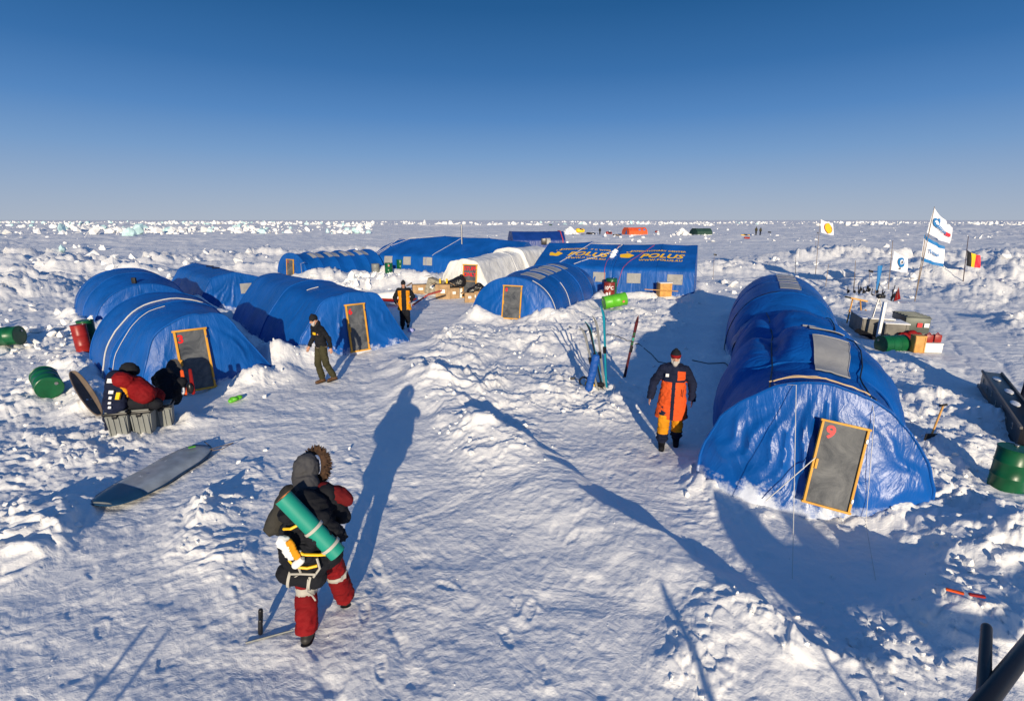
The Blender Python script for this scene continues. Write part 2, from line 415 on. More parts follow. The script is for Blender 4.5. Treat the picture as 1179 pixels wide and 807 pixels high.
# (px, py, radius x m, radius y m, height m, roughness) - banks and mounds shovelled up between the tents
BLOBS = [
 (500, 430, 1.5, 2.2, .38, .9), (560, 450, 1.6, 1.8, .30, .9), (600, 400, 2.6, 2.4, .35, .8), (520, 395, 1.6, 2.6, .40, 1),
 (560, 510, .9, 1.0, .22, .8), (470, 425, .5, .7, .28, .8), (655, 395, 2.0, 2.2, .25, .9), (700, 375, 2.2, 2.5, .30, 1), (740, 365, 1.6, 2.5, .22, 1),
 (690, 465, 1.0, .8, .22, 1), (715, 455, .7, .6, .18, 1), (650, 440, 1.2, 1.2, .2, .8),
 (590, 370, 2.2, 1.2, .35, 1), (650, 378, 1.4, 1.2, .35, 1), (560, 365, 1.0, 1.2, .3, 1),
 (295, 440, .9, .8, .40, 1), (265, 480, 1.0, .6, .26, 1), (350, 415, .8, 1.0, .48, 1), (360, 405, .6, .8, .3, 1), (435, 382, .6, 1.0, .42, 1), (410, 425, .3, .3, .1, .7),
 (260, 590, .8, .7, .16, 1), (250, 650, 1.0, .8, .14, 1), (310, 650, .7, .5, .10, .8), (230, 550, .7, .4, .14, .8),
 (60, 390, 2.2, 2.4, .35, 1), (30, 340, 4, 3, .5, 1), (70, 520, 1.6, 1.4, .18, .9), (40, 460, 1.6, 1.4, .25, 1), (20, 620, 1.2, 1.3, .15, .9), (75, 430, 1.0, .8, .25, 1),
 (500, 330, 3.4, 1.8, .75, 1), (440, 332, 3.2, 1.6, .7, 1), (380, 326, 3, 1.5, .6, 1), (540, 326, 2, 1.4, .4, 1), (455, 345, 1.5, 1.2, .4, .8),
 (760, 352, 2.5, 1.2, .25, 1), (1095, 600, .8, 1.1, .35, 1), (1140, 660, .8, 1.0, .40, 1), (1120, 720, .6, .6, .32, 1), (1110, 520, 1.0, 1.5, .35, 1), (1080, 470, 1.0, 1.6, .40, 1),
 (1060, 425, 1.2, 1.5, .35, 1), (1150, 610, .8, .9, .3, 1), (1000, 745, .45, .45, .10, .8), (960, 690, .35, .3, .10, .9), (870, 700, .5, .5, .14, .8), (800, 760, .4, .35, .12, .8),
 (1120, 420, 1.2, 1.6, .3, 1), (1150, 375, 2.4, 2.2, .5, 1), (1090, 350, 2, 1.2, .35, .8), (1000, 352, 2.5, 1.8, .55, 1), (1030, 362, 1.5, 1.4, .35, 1),
 (975, 297, 7, 4, 1.5, 1), (930, 300, 6, 3, .8, 1), (860, 312, 6, 2.6, .8, 1), (820, 315, 3, 2, .6, 1), (930, 322, 4, 1.5, .4, 1),
 (1090, 325, 5, 2.5, .9, 1), (1150, 322, 5, 3, 1.1, 1), (1060, 312, 3, 2.5, .9, 1), (1140, 340, 3, 2, .6, 1), (1160, 300, 8, 4, 1, 1),
 (60, 315, 6, 3, 1.2, 1), (110, 312, 3, 2, .9, .6), (190, 305, 5, 3, .9, 1), (250, 300, 6, 3, .8, 1), (320, 296, 7, 3, .9, 1), (400, 290, 7, 3, .8, 1), (160, 318, 3, 2, .8, .8), (15, 330, 3, 3, .9, 1),
 (30, 300, 6, 4, 1.0, 1), (300, 312, 4, 2, .5, 1),
]
BL = [(at(a, b).x, at(a, b).y, rx, ry, h, ro) for a, b, rx, ry, h, ro in BLOBS]
RIDGE = pl((475, 430), (540, 487), (610, 535), (680, 590), (760, 640), (850, 690))
SUNT = (-.06, .998)
def terrain(x, y, fine=True):
    x = np.asarray(x, float); y = np.asarray(y, float)
    r = np.hypot(x, y)
    wx = x+.35*fbm(x*.9, y*.9, 3, 3); wy = y+.35*fbm(x*.9+9, y*.9, 4, 3)
    rough = .10+.26*sstep(.5, .8, vnoise(x*.14, y*.14, 21))+0*x
    far = sstep(22, 45, r)
    rough = rough*(1-far)+far*(.35+.65*sstep(.5, .72, vnoise(x*.035+y*.01, y*.07, 31)))
    rough = np.where((y > 55) & (y < 240) & (np.abs(x) < .8*y), rough*.5, rough)
    h = .06*fbm(x*.16, y*.16, 41, 3)+np.where(r > 30, np.minimum((r-30)/60, 1), 0)*.25*fbm(x*.03, y*.05, 43, 3)
    lump = .72+.5*fbm(wx*1.1, wy*1.1, 45, 3)
    for bx, by, rx, ry, hh, ro in BL:
        d2 = ((wx-bx)/rx)**2+((wy-by)/ry)**2
        g = np.exp(-d2*1.2)
        h = h+hh*g*lump; rough = np.maximum(rough, ro*np.exp(-d2*.55))
    # banks thrown against the tent walls
    inside = np.zeros(x.shape)
    for k, (cx, cy), (ax, ay), hw, L in RECTS:
        u = (x-cx)*ax+(y-cy)*ay; v = (x-cx)*ay-(y-cy)*ax
        du = np.maximum(np.maximum(-u, u-L), 0); dv = np.maximum(np.abs(v)-hw, 0); d = np.hypot(du, dv)
        big = 1.0 if y is None else 1.0
        hb = {'t9': .13, 't3': .22, 't6': .30, 't10': .2, 'stf': .15}.get(k, .32)
        door = np.exp(-(v/.75)**2)*(u < .2)
        bank = hb*np.exp(-((d-.30)/.42)**2)*(1-.85*door)*(.55+.9*vnoise(x*1.3, y*1.3, 51))
        near = np.exp(-(d/1.1)**2)
        h = h+bank; rough = np.maximum(rough, .85*near*(1-.7*door))
        ins = (d < .02)*np.clip(np.minimum(np.minimum(u, L-u), hw-np.abs(v))/.25, 0, 1)
        inside = np.maximum(inside, ins)
    # trodden lanes
    lane = np.zeros(x.shape)
    for pts, w in LANES:
        lane = np.maximum(lane, 1-sstep(w*.55, w*1.35, seg_dist(wx, wy, pts)))
    rough = rough*(1-.90*lane); h = h*(1-.72*lane)
    # long drift with a drop on its far side
    bd = np.full(x.shape, 1e9); bs = np.zeros(x.shape)
    for (ax, ay), (bx, by) in zip(RIDGE[:-1], RIDGE[1:]):
        vx, vy = bx-ax, by-ay; Ls = math.hypot(vx, vy); nx, ny = vy/Ls, -vx/Ls
        if ny < 0: nx, ny = -nx, -ny
        t = np.clip(((wx-ax)*vx+(wy-ay)*vy)/Ls, 0, Ls)
        ex = wx-ax-vx/Ls*t; ey = wy-ay-vy/Ls*t; d = np.hypot(ex, ey); m_ = d < bd
        bd = np.where(m_, d, bd); bs = np.where(m_, np.sign(ex*nx+ey*ny), bs)
    rh = .17+.12*vnoise(x*.9, y*.9, 57)
    h = h+rh*np.where(bs < 0, np.exp(-(bd/.8)**2), np.exp(-(bd/.22)**2))
    # blocky broken crust
    att = np.clip(1.3-r/220, .25, 1) if fine else 1
    f1, f2, i1, g1 = worley(wx*1.05, wy*1.25, 61); c1 = (i1-.35+g1*1.2)*sstep(.0, .22, f2-f1)
    f1, f2, i2, g2 = worley(wx*2.9, wy*3.3, 67); c2 = (i2-.4+g2*1.4)*sstep(.0, .2, f2-f1)
    f1, f2, i3, g3 = worley(wx*7.3, wy*8.1, 71); c3 = (i3-.4+g3*1.3)*sstep(.0, .25, f2-f1)
    ro2 = rough**1.45
    h = h+ro2*(.15*c1+.115*c2*(.4+i1))+rough*.060*c3+att*rough*.035*ridged(wx*3.3, wy*3.3, 75, 3)
    bigf = far*rough
    f1, f2, i4, g4 = worley(wx*.32, wy*.40, 81); h = h+bigf*ro2*.75*np.maximum(i4-.35+g4*.8, 0)*sstep(.0, .15, f2-f1)
    h = h+.008*ridged(wx*3.2+.8*wy, wy*3.0, 85, 4)+.006*fbm(x*14, y*14, 87, 2)+.02*fbm(x*1.4, y*1.4, 88, 2)
    # wind-carved crust of the open ice, coarser with distance
    for r0, r1, wl in ((26, 90, 1.6), (70, 260, 4.5), (220, 900, 15)):
        w_ = sstep(r0, r0*1.7, r)*(1-sstep(r1*.7, r1*1.3, r))
        h = h+w_*.085*wl*(ridged(x/wl*.8+.3*y/wl, y/wl, 95, 2)*.8+fbm(x/wl*.4, y/wl*.7, 96, 2)*.5)*(.55+.8*vnoise(x/wl*.13, y/wl*.2, 97))
        # sledge tracks pressed along the trodden ways
    for pts, off in ((LANES[0][0], .35), (LANES[0][0], -.30), (LANES[4][0], .5), (LANES[4][0], -.5)):
        dd = seg_dist(wx, wy, [(a+off, b) for a, b in pts]); h = h-.022*np.exp(-(dd/.07)**2)*lane
    h = h*(1-inside)-.02*inside
    # footprints in the lanes
    f1, f2, i5, _ = worley(x*2.6, y*2.0, 91)
    h = h-.014*lane*(i5 > .6)*(1-sstep(.10, .34, f1+.12*fbm(x*5, y*5, 93, 2)))
    return h
def gz(x, y): return float(terrain(np.array([x]), np.array([y]))[0])
def on(px, py, dz=0.0):
    """ground point under that place of the photograph, on the real snow surface"""
    z = 0.0
    for _ in range(4): p = at(px, py, z); z = gz(p.x, p.y)
    p.z = z+dz; return p
def build_ground():
    rr = [1.2]
    while rr[-1] < 45000:
        r = rr[-1]; k = .0045 if r < 12 else .007 if r < 30 else .011 if r < 80 else .017 if r < 400 else .05 if r < 3000 else .2
        rr.append(r*(1+k) if r > 3 else r+.05)
    rr = np.array(rr)
    f = np.arange(-R(58), R(58), .0020); bk = np.linspace(R(58), 2*math.pi-R(58), 90)[:-1]
    th = np.concatenate([f, bk]); n, m = len(rr), len(th)
    X = rr[:, None]*np.sin(th)[None, :]; Y = rr[:, None]*np.cos(th)[None, :]
    from concurrent.futures import ThreadPoolExecutor
    Z = np.zeros_like(X); ch = [slice(a, a+24) for a in range(0, n, 24)]
    def one(c_): Z[c_] = terrain(X[c_], Y[c_])
    with ThreadPoolExecutor(4) as ex: list(ex.map(one, ch))
    Z = np.where(rr[:, None] > 2500, 0, Z)
    # boot prints along the trodden ways
    pr = random.Random(5)
    trails = [(LANES[0][0], 3), (LANES[1][0], 3), (LANES[3][0], 2), (LANES[2][0], 1), (pl((500, 900), (470, 640), (520, 520), (640, 420)), 1), (pl((760, 900), (640, 700), (420, 600), (330, 500)), 1), (pl((360, 900), (372, 745)), 1)]
    for pts, reps in trails:
        for rep in range(reps):
            ox, oy = pr.uniform(-.6, .6), pr.uniform(-.4, .4); sd_ = 1; dist = pr.random()
            for (ax, ay), (bx, by) in zip(pts[:-1], pts[1:]):
                L_ = math.hypot(bx-ax, by-ay); dx, dy = (bx-ax)/L_, (by-ay)/L_
                while dist < L_:
                    x = ax+dx*dist+ox+sd_*.12*dy+pr.gauss(0, .05); y = ay+dy*dist+oy-sd_*.12*dx; sd_ = -sd_; dist += pr.uniform(.55, .75)
                    r_ = math.hypot(x, y); tt = math.atan2(x, y)
                    if r_ > 16 or r_ < 3 or abs(tt) > R(55): continue
                    i0, i1 = np.searchsorted(rr, [r_-.3, r_+.3]); j0, j1 = np.searchsorted(f, [tt-.3/r_, tt+.3/r_])
                    if j1 <= j0: continue
                    dpt = pr.choice((.003, .005, .008, .012)); a_ = pr.gauss(0, .25); ux, uy = dx*math.cos(a_)-dy*math.sin(a_), dx*math.sin(a_)+dy*math.cos(a_)
                    X_ = X[i0:i1, j0:j1]-x; Y_ = Y[i0:i1, j0:j1]-y; u = (X_*ux+Y_*uy)/.145; v = (X_*uy-Y_*ux)/(.056*(1+.15*u)); q = np.sqrt(u*u+v*v)
                    Z[i0:i1, j0:j1] += -dpt*(1-sstep(.6, 1.15, q))*(1+.3*np.sin(u*16))+dpt*.35*np.exp(-((q-1.25)/.25)**2)
                dist -= L_
    V = np.stack([X, Y, Z], -1).reshape(-1, 3)
    V = np.vstack([V, [[0, 0, 0]]])
    i = np.arange(n-1)[:, None]*m; j = np.arange(m)[None, :]; j2 = (j+1) % m
    F = np.stack([i+j, i+m+j, i+m+j2, i+j2], -1).reshape(-1, 4)
    F = F[:, ::-1]
    tri = np.stack([j[0], j2[0], np.full(m, n*m)], -1)
    me = bpy.data.meshes.new('snow_ground')
    nl = F.size+tri.size; npoly = len(F)+len(tri)
    me.vertices.add(len(V)); me.vertices.foreach_set('co', V.astype(np.float32).ravel())
    me.loops.add(nl); me.loops.foreach_set('vertex_index', np.concatenate([F.ravel(), tri[:, ::-1].ravel()]).astype(np.int32))
    me.polygons.add(npoly)
    me.polygons.foreach_set('loop_start', np.concatenate([np.arange(len(F))*4, F.size+np.arange(len(tri))*3]).astype(np.int32))
    me.update(calc_edges=True); me.polygons.foreach_set('use_smooth', np.ones(npoly, bool))
    me.materials.append(M_SNOW); me.validate()
    # faces must look up
    o = bpy.data.objects.new('snow_ground', me); COL.objects.link(o); tag(o, kind='structure')
    if me.polygons[0].normal.z < 0: me.flip_normals()
    print('ground', n, m, n*m)
    return o
build_ground()

# ---------------------------------------------------------------- loose snow and pressure ice
ICO_V = None
def ico():
    bm = bmesh.new(); bmesh.ops.create_icosphere(bm, subdivisions=1, radius=1); v = np.array([p.co[:] for p in bm.verts]); f = np.array([[q.index for q in p.verts] for p in bm.faces]); bm.free(); return v, f
def cub():
    v = np.array([(a, b, c) for a in (-1, 1) for b in (-1, 1) for c in (-1, 1)], float)
    f = np.array([[0, 1, 3, 2], [4, 6, 7, 5], [0, 4, 5, 1], [2, 3, 7, 6], [0, 2, 6, 4], [1, 5, 7, 3]]); return v, f
def scatter(name, pts, sizes, base, jit, mats, label, cat, matpick=None, smooth=False):
    bv, bf = base; N = len(pts); k = len(bv)
    V = np.repeat(bv[None], N, 0)*(1+jit*(RNG.random((N, k, 3))-.5))+jit*.5*(RNG.random((N, k, 3))-.5)
    ax = RNG.normal(size=(N, 3)); ax /= np.linalg.norm(ax, axis=1)[:, None]; an = RNG.random(N)*6.28
    c, s_ = np.cos(an)[:, None, None], np.sin(an)[:, None, None]; a = ax[:, None, :]
    V = V*sizes[:, None, :]
    V = V*c+np.cross(np.broadcast_to(a, V.shape), V)*s_+a*(np.sum(a*V, -1, keepdims=True))*(1-c)
    V = (V+pts[:, None, :]).reshape(-1, 3); F = (bf[None]+np.arange(N)[:, None, None]*k).reshape(-1, bf.shape[1])
    me = bpy.data.meshes.new(name); nf = bf.shape[1]
    me.vertices.add(len(V)); me.vertices.foreach_set('co', V.astype(np.float32).ravel())
    me.loops.add(F.size); me.loops.foreach_set('vertex_index', F.astype(np.int32).ravel())
    me.polygons.add(len(F)); me.polygons.foreach_set('loop_start', (np.arange(len(F))*nf).astype(np.int32)); me.update(calc_edges=True)
    for m in mats: me.materials.append(m)
    if matpick is not None: me.polygons.foreach_set('material_index', np.repeat(matpick, len(bf)).astype(np.int32))
    me.polygons.foreach_set('use_smooth', np.full(len(F), smooth)); me.validate()
    o = bpy.data.objects.new(name, me); COL.objects.link(o); tag(o, label, cat, kind='stuff'); return o
def in_tent(x, y, pad=.15):
    b = np.zeros(x.shape, bool)
    for k, (cx, cy), (ax, ay), hw, L in RECTS:
        u = (x-cx)*ax+(y-cy)*ay; v = (x-cx)*ay-(y-cy)*ax
        b |= (u > -pad) & (u < L+pad) & (np.abs(v) < hw+pad)
    return b
def roughmap(x, y):
    r = np.zeros(x.shape)
    for bx, by, rx, ry, hh, ro in BL: r = np.maximum(r, ro*np.exp(-(((x-bx)/rx)**2+((y-by)/ry)**2)*.6))
    for k, (cx, cy), (ax, ay), hw, L in RECTS:
        u = (x-cx)*ax+(y-cy)*ay; v = (x-cx)*ay-(y-cy)*ax
        d = np.hypot(np.maximum(np.maximum(-u, u-L), 0), np.maximum(np.abs(v)-hw, 0)); r = np.maximum(r, .6*np.exp(-(d/.9)**2))
    for pts, w in LANES: r = r*(1-.93*(1-sstep(w*.6, w*1.2, seg_dist(x, y, pts))))
    return r
def clods():
    N = 70000; rad = 3.0*np.exp(RNG.random(N)*math.log(45/3.0)); th = (RNG.random(N)-.5)*R(108)
    x = rad*np.sin(th); y = rad*np.cos(th); r = roughmap(x, y)
    patch = .3+.7*vnoise(x*1.7, y*1.7, 5)
    keep = (RNG.random(N) < (r**1.8)*.26*patch+.0012) & ~in_tent(x, y)
    x, y, rad = x[keep], y[keep], rad[keep]; n = len(x)
    s = (.006+.034*RNG.random(n)**3.5)*(1+rad/20); sz = np.stack([s*(.7+.6*RNG.random(n)), s*(.7+.6*RNG.random(n)), s*(.5+.5*RNG.random(n))], -1)
    z = terrain(x, y)+s*.25
    print('clods', n)
    scatter('snow_clods', np.stack([x, y, z], -1), sz, ico(), .65, [M_SNOW], 'loose crumbs and lumps of broken snow on the banks', 'snow lumps')
clods()
def rubble():
    P = []; S = []; K = []
    def band(n, x0, x1, y0, y1, s0, s1, ice, hpow=3, clump=True):
        m_ = n*14; px = RNG.uniform(x0, x1, m_); py = RNG.uniform(y0, y1, m_)
        q = np.array([at(a_, b_)[:2] for a_, b_ in zip(px, py)]); r_ = np.maximum(np.hypot(q[:, 0], q[:, 1]), 20)
        th = np.arctan2(q[:, 0], q[:, 1])*30; lr = np.log(r_)*9
        nv = .45*vnoise(th*.45, lr*.8, 7)+.35*vnoise(th*1.6+5, lr*2.2, 8)+.2*vnoise(th*6, lr*6, 9)
        ok_ = np.nonzero(RNG.random(m_) < .03+.97*sstep(.40, .72, nv))[0][:n]
        s_ = (s0+(s1-s0)*RNG.random(m_)**hpow)*(.45+1.1*nv)
        zz = terrain(q[ok_, 0], q[ok_, 1])
        for z, i in zip(zz, ok_):
            s = s_[i]; P.append((q[i, 0], q[i, 1], z+s*.25)); S.append((s*random.uniform(.5, 1), s*random.uniform(.5, 1), s*random.uniform(.25, .8))); K.append(1 if random.random() < ice*(s/s1) else 0)
    band(1700, -160, 430, 258.5, 270, .25, 1.8, .22, 4)
    band(1600, 400, 1340, 255.8, 260.5, .4, 2.4, .05, 3)
    band(900, -160, 430, 255.8, 259, .5, 2.8, .2, 3)
    band(240, 560, 1150, 262, 280, .08, .6, .0, 4)
    band(260, -120, 470, 285, 325, .05, .6, .0, 5)
    band(150, 820, 1340, 268, 345, .05, .6, .0, 5)
    band(260, 350, 560, 318, 345, .06, .40, .04)
    band(150, -100, 110, 320, 420, .04, .26, .0, 4)
    band(60, -60, 120, 268, 300, .1, .6, .02, 4)
    # the big slabs of the left ridge and two snowed-up blocks by the far camp
    for px, py, s in ((72, 262, 2.0), (160, 264, 2.1), (150, 266, 1.7), (196, 261, 1.8), (410, 262, 1.6), (300, 262, 1.4), (110, 264, 1.5)):
        p = at(px, py+6); P.append((p.x, p.y, s*.5)); S.append((s*1.1, s*.6, s*.8)); K.append(1 if px != 110 else 0)
    for px, py, s in ((110, 300, .8), (98, 312, .9), (130, 316, .8)):
        p = at(px, py); P.append((p.x, p.y, s*.3)); S.append((s*1.3, s, s)); K.append(0)
    for px, py, s in ((656, 271, 2.0), (785, 271, 1.7)):
        p = at(px, py)
        for k in range(170):
            q = abs(random.gauss(0, .45)); a = random.uniform(0, 6.28); P.append((p.x+math.cos(a)*q*s*1.25, p.y+math.sin(a)*q*s, s*max(0, 1-q*.95)*random.uniform(.5, 1))); ss_ = s*random.uniform(.12, .3); S.append((ss_, ss_, ss_*.8)); K.append(0)
    P = np.array(P); S = np.array(S); K = np.array(K)
    m = ~in_tent(P[:, 0], P[:, 1], .5)
    scatter('pressure_ridge_ice', P[m], S[m], ico(), .65, [M_SNOW, M_ICE], 'jumbled white and turquoise ice blocks across the frozen sea', 'ice blocks', K[m])
rubble()
# ---------------------------------------------------------------- tents
def arc(hw, h, p=2.3, n=60, hl=None, base=-.25):
    """hoop profile as (lateral, height) points, left base to right base"""
    out = []; hl = hl or hw
    for k in range(n+1):
        t = math.pi*(1-k/n); c, s_ = math.cos(t), math.sin(t); w = hl if c < 0 else hw
        out.append((math.copysign(abs(c)**(2/p), c)*w, abs(s_)**(2/p)*h if 0 < k < n else base))
    return out
def poly(pts, rnd=2, n=100):
    P = np.array(pts, float); d = np.r_[0, np.cumsum(np.hypot(*np.diff(P, axis=0).T))]
    t = np.linspace(0, d[-1], n+1); Q = np.stack([np.interp(t, d, P[:, 0]), np.interp(t, d, P[:, 1])], 1)
    for _ in range(rnd): Q[1:-1] = (Q[:-2]+2*Q[1:-1]+Q[2:])/4
    return [tuple(q) for q in Q]
def resamp(pr, n):
    P = np.array(pr, float); d = np.r_[0, np.cumsum(np.hypot(*np.diff(P, axis=0).T))]
    t = np.linspace(0, d[-1], n); return np.stack([np.interp(t, d, P[:, 0]), np.interp(t, d, P[:, 1])], 1)
class Tent:
    """a fabric tunnel: hoop sections along an axis; fabric sags (or bellies, if sag < 0) between hoops"""
    NU = 72
    def __init__(s, front, az, secs, sag=.05, wr=.02, seed=1, bulge=.4, pinch=None):
        s.f = np.array(front, float); a = R(az); s.ax = np.array([math.sin(a), math.cos(a)]); s.rt = np.array([math.cos(a), -math.sin(a)])
        s.S = [q[0] for q in secs]; s.P = [resamp(q[1], 241) for q in secs]; s.sag = sag; s.wr = wr; s.seed = seed; s.bulge = bulge; s.pinch = pinch
    def prof(s, sv):
        sv = np.clip(sv, s.S[0], s.S[-1]); i = int(np.clip(np.searchsorted(s.S, sv)-1, 0, len(s.S)-2)); t = (sv-s.S[i])/(s.S[i+1]-s.S[i])
        return s.P[i]*(1-t)+s.P[i+1]*t, t
    def raw(s, sv, u):
        """sv scalar, u array in 0..1 -> local (lat, z) with sag"""
        P, t = s.prof(sv); k = np.linspace(0, 1, len(P)); lat = np.interp(u, k, P[:, 0]); z = np.interp(u, k, P[:, 1])
        g = math.sin(math.pi*t)
        sg = s.sag
        if isinstance(sg, list): sg = sg[int(np.clip(np.searchsorted(s.S, np.clip(sv, s.S[0], s.S[-1]))-1, 0, len(s.S)-2))]
        if sg < 0: g = g**.6
        env = np.clip(np.sin(math.pi*np.clip(u, 0, 1)), 0, 1)**.5
        if s.pinch: env = env*(1-.75*np.exp(-((u-s.pinch)/.035)**2))
        f = 1-sg*g*env
        cx = P[:, 0].mean(); lat = cx+(lat-cx)*f; z = z*f if sg > 0 else z*(1+(f-1)*.8)
        return lat, z
    def W(s, sv, lat, z):
        lat = np.asarray(lat, float); z = np.asarray(z, float)
        xy = s.f[None]+s.ax[None]*np.asarray(sv, float).reshape(-1, 1)+s.rt[None]*lat.reshape(-1, 1)
        return np.concatenate([xy, z.reshape(-1, 1)], 1)
    def surf(s, svs, us):
        rows = [s.W(np.full(len(us), sv), *s.raw(sv, us)) for sv in svs]
        P = np.array(rows)
        if len(svs) > 1 and len(us) > 1:
            du = np.gradient(P, axis=1); dv = np.gradient(P, axis=0); n = np.cross(dv, du); n /= np.maximum(np.linalg.norm(n, axis=2, keepdims=True), 1e-9)
            c = P.mean((0, 1))
            if ((P-c)*n).sum() < 0: n = -n
            SV = np.array(svs)[:, None]+0*np.array(us)[None]; U = np.array(us)[None]+0*SV
            w = ridged(SV*1.3+U*6, U*4-SV*.6, s.seed, 3)*.7+fbm(SV*4, U*14, s.seed+3, 3)*.5
            P = P+n*(w*s.wr)[..., None]
            s.last_n = n
        return P
    def point(s, sv, u, off=0.0):
        e = .03; Q = s.surf([sv-e, sv, sv+e], np.array([u-.008, u, u+.008])); p = Q[1, 1]; n = np.cross(Q[2, 1]-Q[0, 1], Q[1, 2]-Q[1, 0]); n /= np.linalg.norm(n)
        c = np.array([*(s.f+s.ax*sv), .6])
        if np.dot(p-c, n) < 0: n = -n
        return p+n*off
    def u_at(s, sv, lat=None, z=None, side=1):
        us = np.linspace(0, 1, 401); la, zz = s.raw(sv, us)
        if lat is not None: k = np.argmin(abs(la-lat)+(zz < .3)*9)
        else:
            k = np.argmin(np.where((la > np.median(la)) == (side > 0), abs(zz-z), 9))
        return us[k]
    def hz(s, lat, end=0):
        sv = s.S[0] if end == 0 else s.S[-1]; la, zz = s.raw(sv, np.linspace(0, 1, 401)); return np.interp(lat, la, zz)
    def face(s, lat, z, end=0):
        """point on the end wall"""
        sv = s.S[0] if end == 0 else s.S[-1]; d = -1 if end == 0 else 1
        hw = max(abs(s.P[0][:, 0])); h = np.maximum(s.hz(lat, end), .02); t = np.clip(1-np.maximum(z, 0)/h, 0, 1)
        b = s.bulge*(t**1.1)*np.clip(1-(lat/hw)**2, 0, 1)**.6
        return s.W(sv+d*b, lat, z)
    def body(s, mb, m, dn=10):
        ss = []
        for a, b in zip(s.S[:-1], s.S[1:]): ss += list(np.linspace(a, b, max(4, int((b-a)*dn)), endpoint=False))
        ss.append(s.S[-1]); us = np.linspace(0, 1, s.NU*2)
        mb.grid(s.surf(ss, us), m); return mb
    def wall(s, mb, m, end=0, wr=.03, folds=26):
        P0 = s.P[0] if end == 0 else s.P[-1]; sv = s.S[0] if end == 0 else s.S[-1]
        us = np.linspace(0, 1, 161); la, zz = s.raw(sv, us); rows = []
        top = s.surf([sv, sv+.01 if end == 0 else sv-.01], us)[0]
        nd = np.array([*(-s.ax if end == 0 else s.ax), 0])
        for k in range(36):
            t = k/35; z = zz*(1-t)+(-.25)*t
            Q = s.face(la, z, end)
            ang = np.arctan2(la, np.maximum(zz.max()*1.15-z, .15)); rr_ = np.hypot(la, zz.max()*1.1-z)
            w = (.5-np.abs(vnoise(ang*folds/3.14+fbm(la*1.5, z*1.5, s.seed+8, 2), rr_*.8, s.seed+5)*2-1))*1.6+fbm(la*2.2, z*2.2, s.seed+6, 3)*.8
            Q = Q+nd[None]*(w*wr*min(1, t*3.5))[:, None]
            if k == 0: Q = top
            rows.append(Q)
        mb.grid(np.array(rows), m); return mb
def curve_on(t, pairs, off=.015, n=24):
    out = []
    for (s0, u0), (s1, u1) in zip(pairs[:-1], pairs[1:]):
        for k in range(n): q = k/n; out.append(t.point(s0+(s1-s0)*q, u0+(u1-u0)*q, off))
    out.append(t.point(*pairs[-1], off)); return out
def patch_on(t, s0, s1, u0, u1, m, name, parent, off=.014, n=8):
    ss = np.linspace(s0, s1, n); us = np.linspace(u0, u1, n); P = np.array([[t.point(a, b, off) for b in us] for a in ss])
    mb = MB(); mb.grid(P, m); hem = [P[0, k] for k in range(n)]+[P[k, -1] for k in range(1, n)]+[P[-1, k] for k in range(n-2, -1, -1)]+[P[k, 0] for k in range(n-2, -1, -1)]
    mb.tube(hem, .010, m, 4); return mb.build(name, parent)
def door_on(t, lat0, lat1, z0, z1, parent, word=None, tsize=.2, off=.05, fr=.03, tpos=(.2, .84), M_F=None, lines=None, tilt=None, drop=0):
    M_F = M_F or M_WOOD
    ls = np.array([lat0, lat1, lat1, lat0]); zs = np.array([z0, z0, z1, z1])
    Q = t.face(ls, np.maximum(zs, 0.0)); Q[:, 2] = zs
    if tilt is not None: Q = Q+np.array([[*(t.rt*a), b] for a, b in tilt])
    # flatten to a plane
    e1 = Q[1]-Q[0]; w = np.linalg.norm(e1); e1 /= w; e2 = (Q[3]+Q[2]-Q[0]-Q[1])/2; e2 -= e1*np.dot(e2, e1); hgt = np.linalg.norm(e2); e2 /= hgt
    nrm = np.cross(e1, e2)
    if np.dot(nrm[:2], t.ax) > 0: nrm = -nrm
    o = Q[0]+nrm*off; e1 = Vector(e1); e2 = Vector(e2); nn = Vector(nrm); o = Vector(o)
    rot = Matrix((e1, e2, nn)).transposed()
    leaf = MB().box(o+e1*w/2+e2*hgt/2, (w, hgt, .03), M_DOOR, rot).build('door', parent)
    f = MB()
    f.box(o+e1*w/2+nn*.01, (w+fr*2, fr, .07), M_F, rot, .004); f.box(o+e1*w/2+e2*hgt+nn*.01, (w+fr*2, fr, .07), M_F, rot, .004)
    f.box(o+e2*hgt/2+nn*.011, (fr, hgt-fr, .066), M_F, rot, .004); f.box(o+e1*w+e2*hgt/2+nn*.011, (fr, hgt-fr, .066), M_F, rot, .004)
    f.build('door_frame', leaf)
    MB().box(o+e1*.06*w+e2*hgt*.48+nn*.05, (.03, .14, .03), M_F, rot, .005).build('handle', leaf)
    for q in (.14, .86): MB().box(o+e1*(w+.005)+e2*hgt*q+nn*.05, (.025, .06, .010), M_METAL, rot, .002).build('hinge', leaf)
    MB().box(o+e1*w/2+e2*hgt*.5+nn*.02, (w, .02, .012), M_F, rot, .002).build('cross_bar', leaf) if lines else None
    for txt, (tu, tv), sz in (lines or ([(word, tpos, tsize)] if word else [])):
        vs, fs = text2d(txt, sz, bold=True); k = MB()
        k.add([o+e1*(w*tu+a)+e2*(hgt*tv+b)+nn*.020 for a, b in vs], fs, M_REDPR); k.build('lettering', leaf)
    return leaf
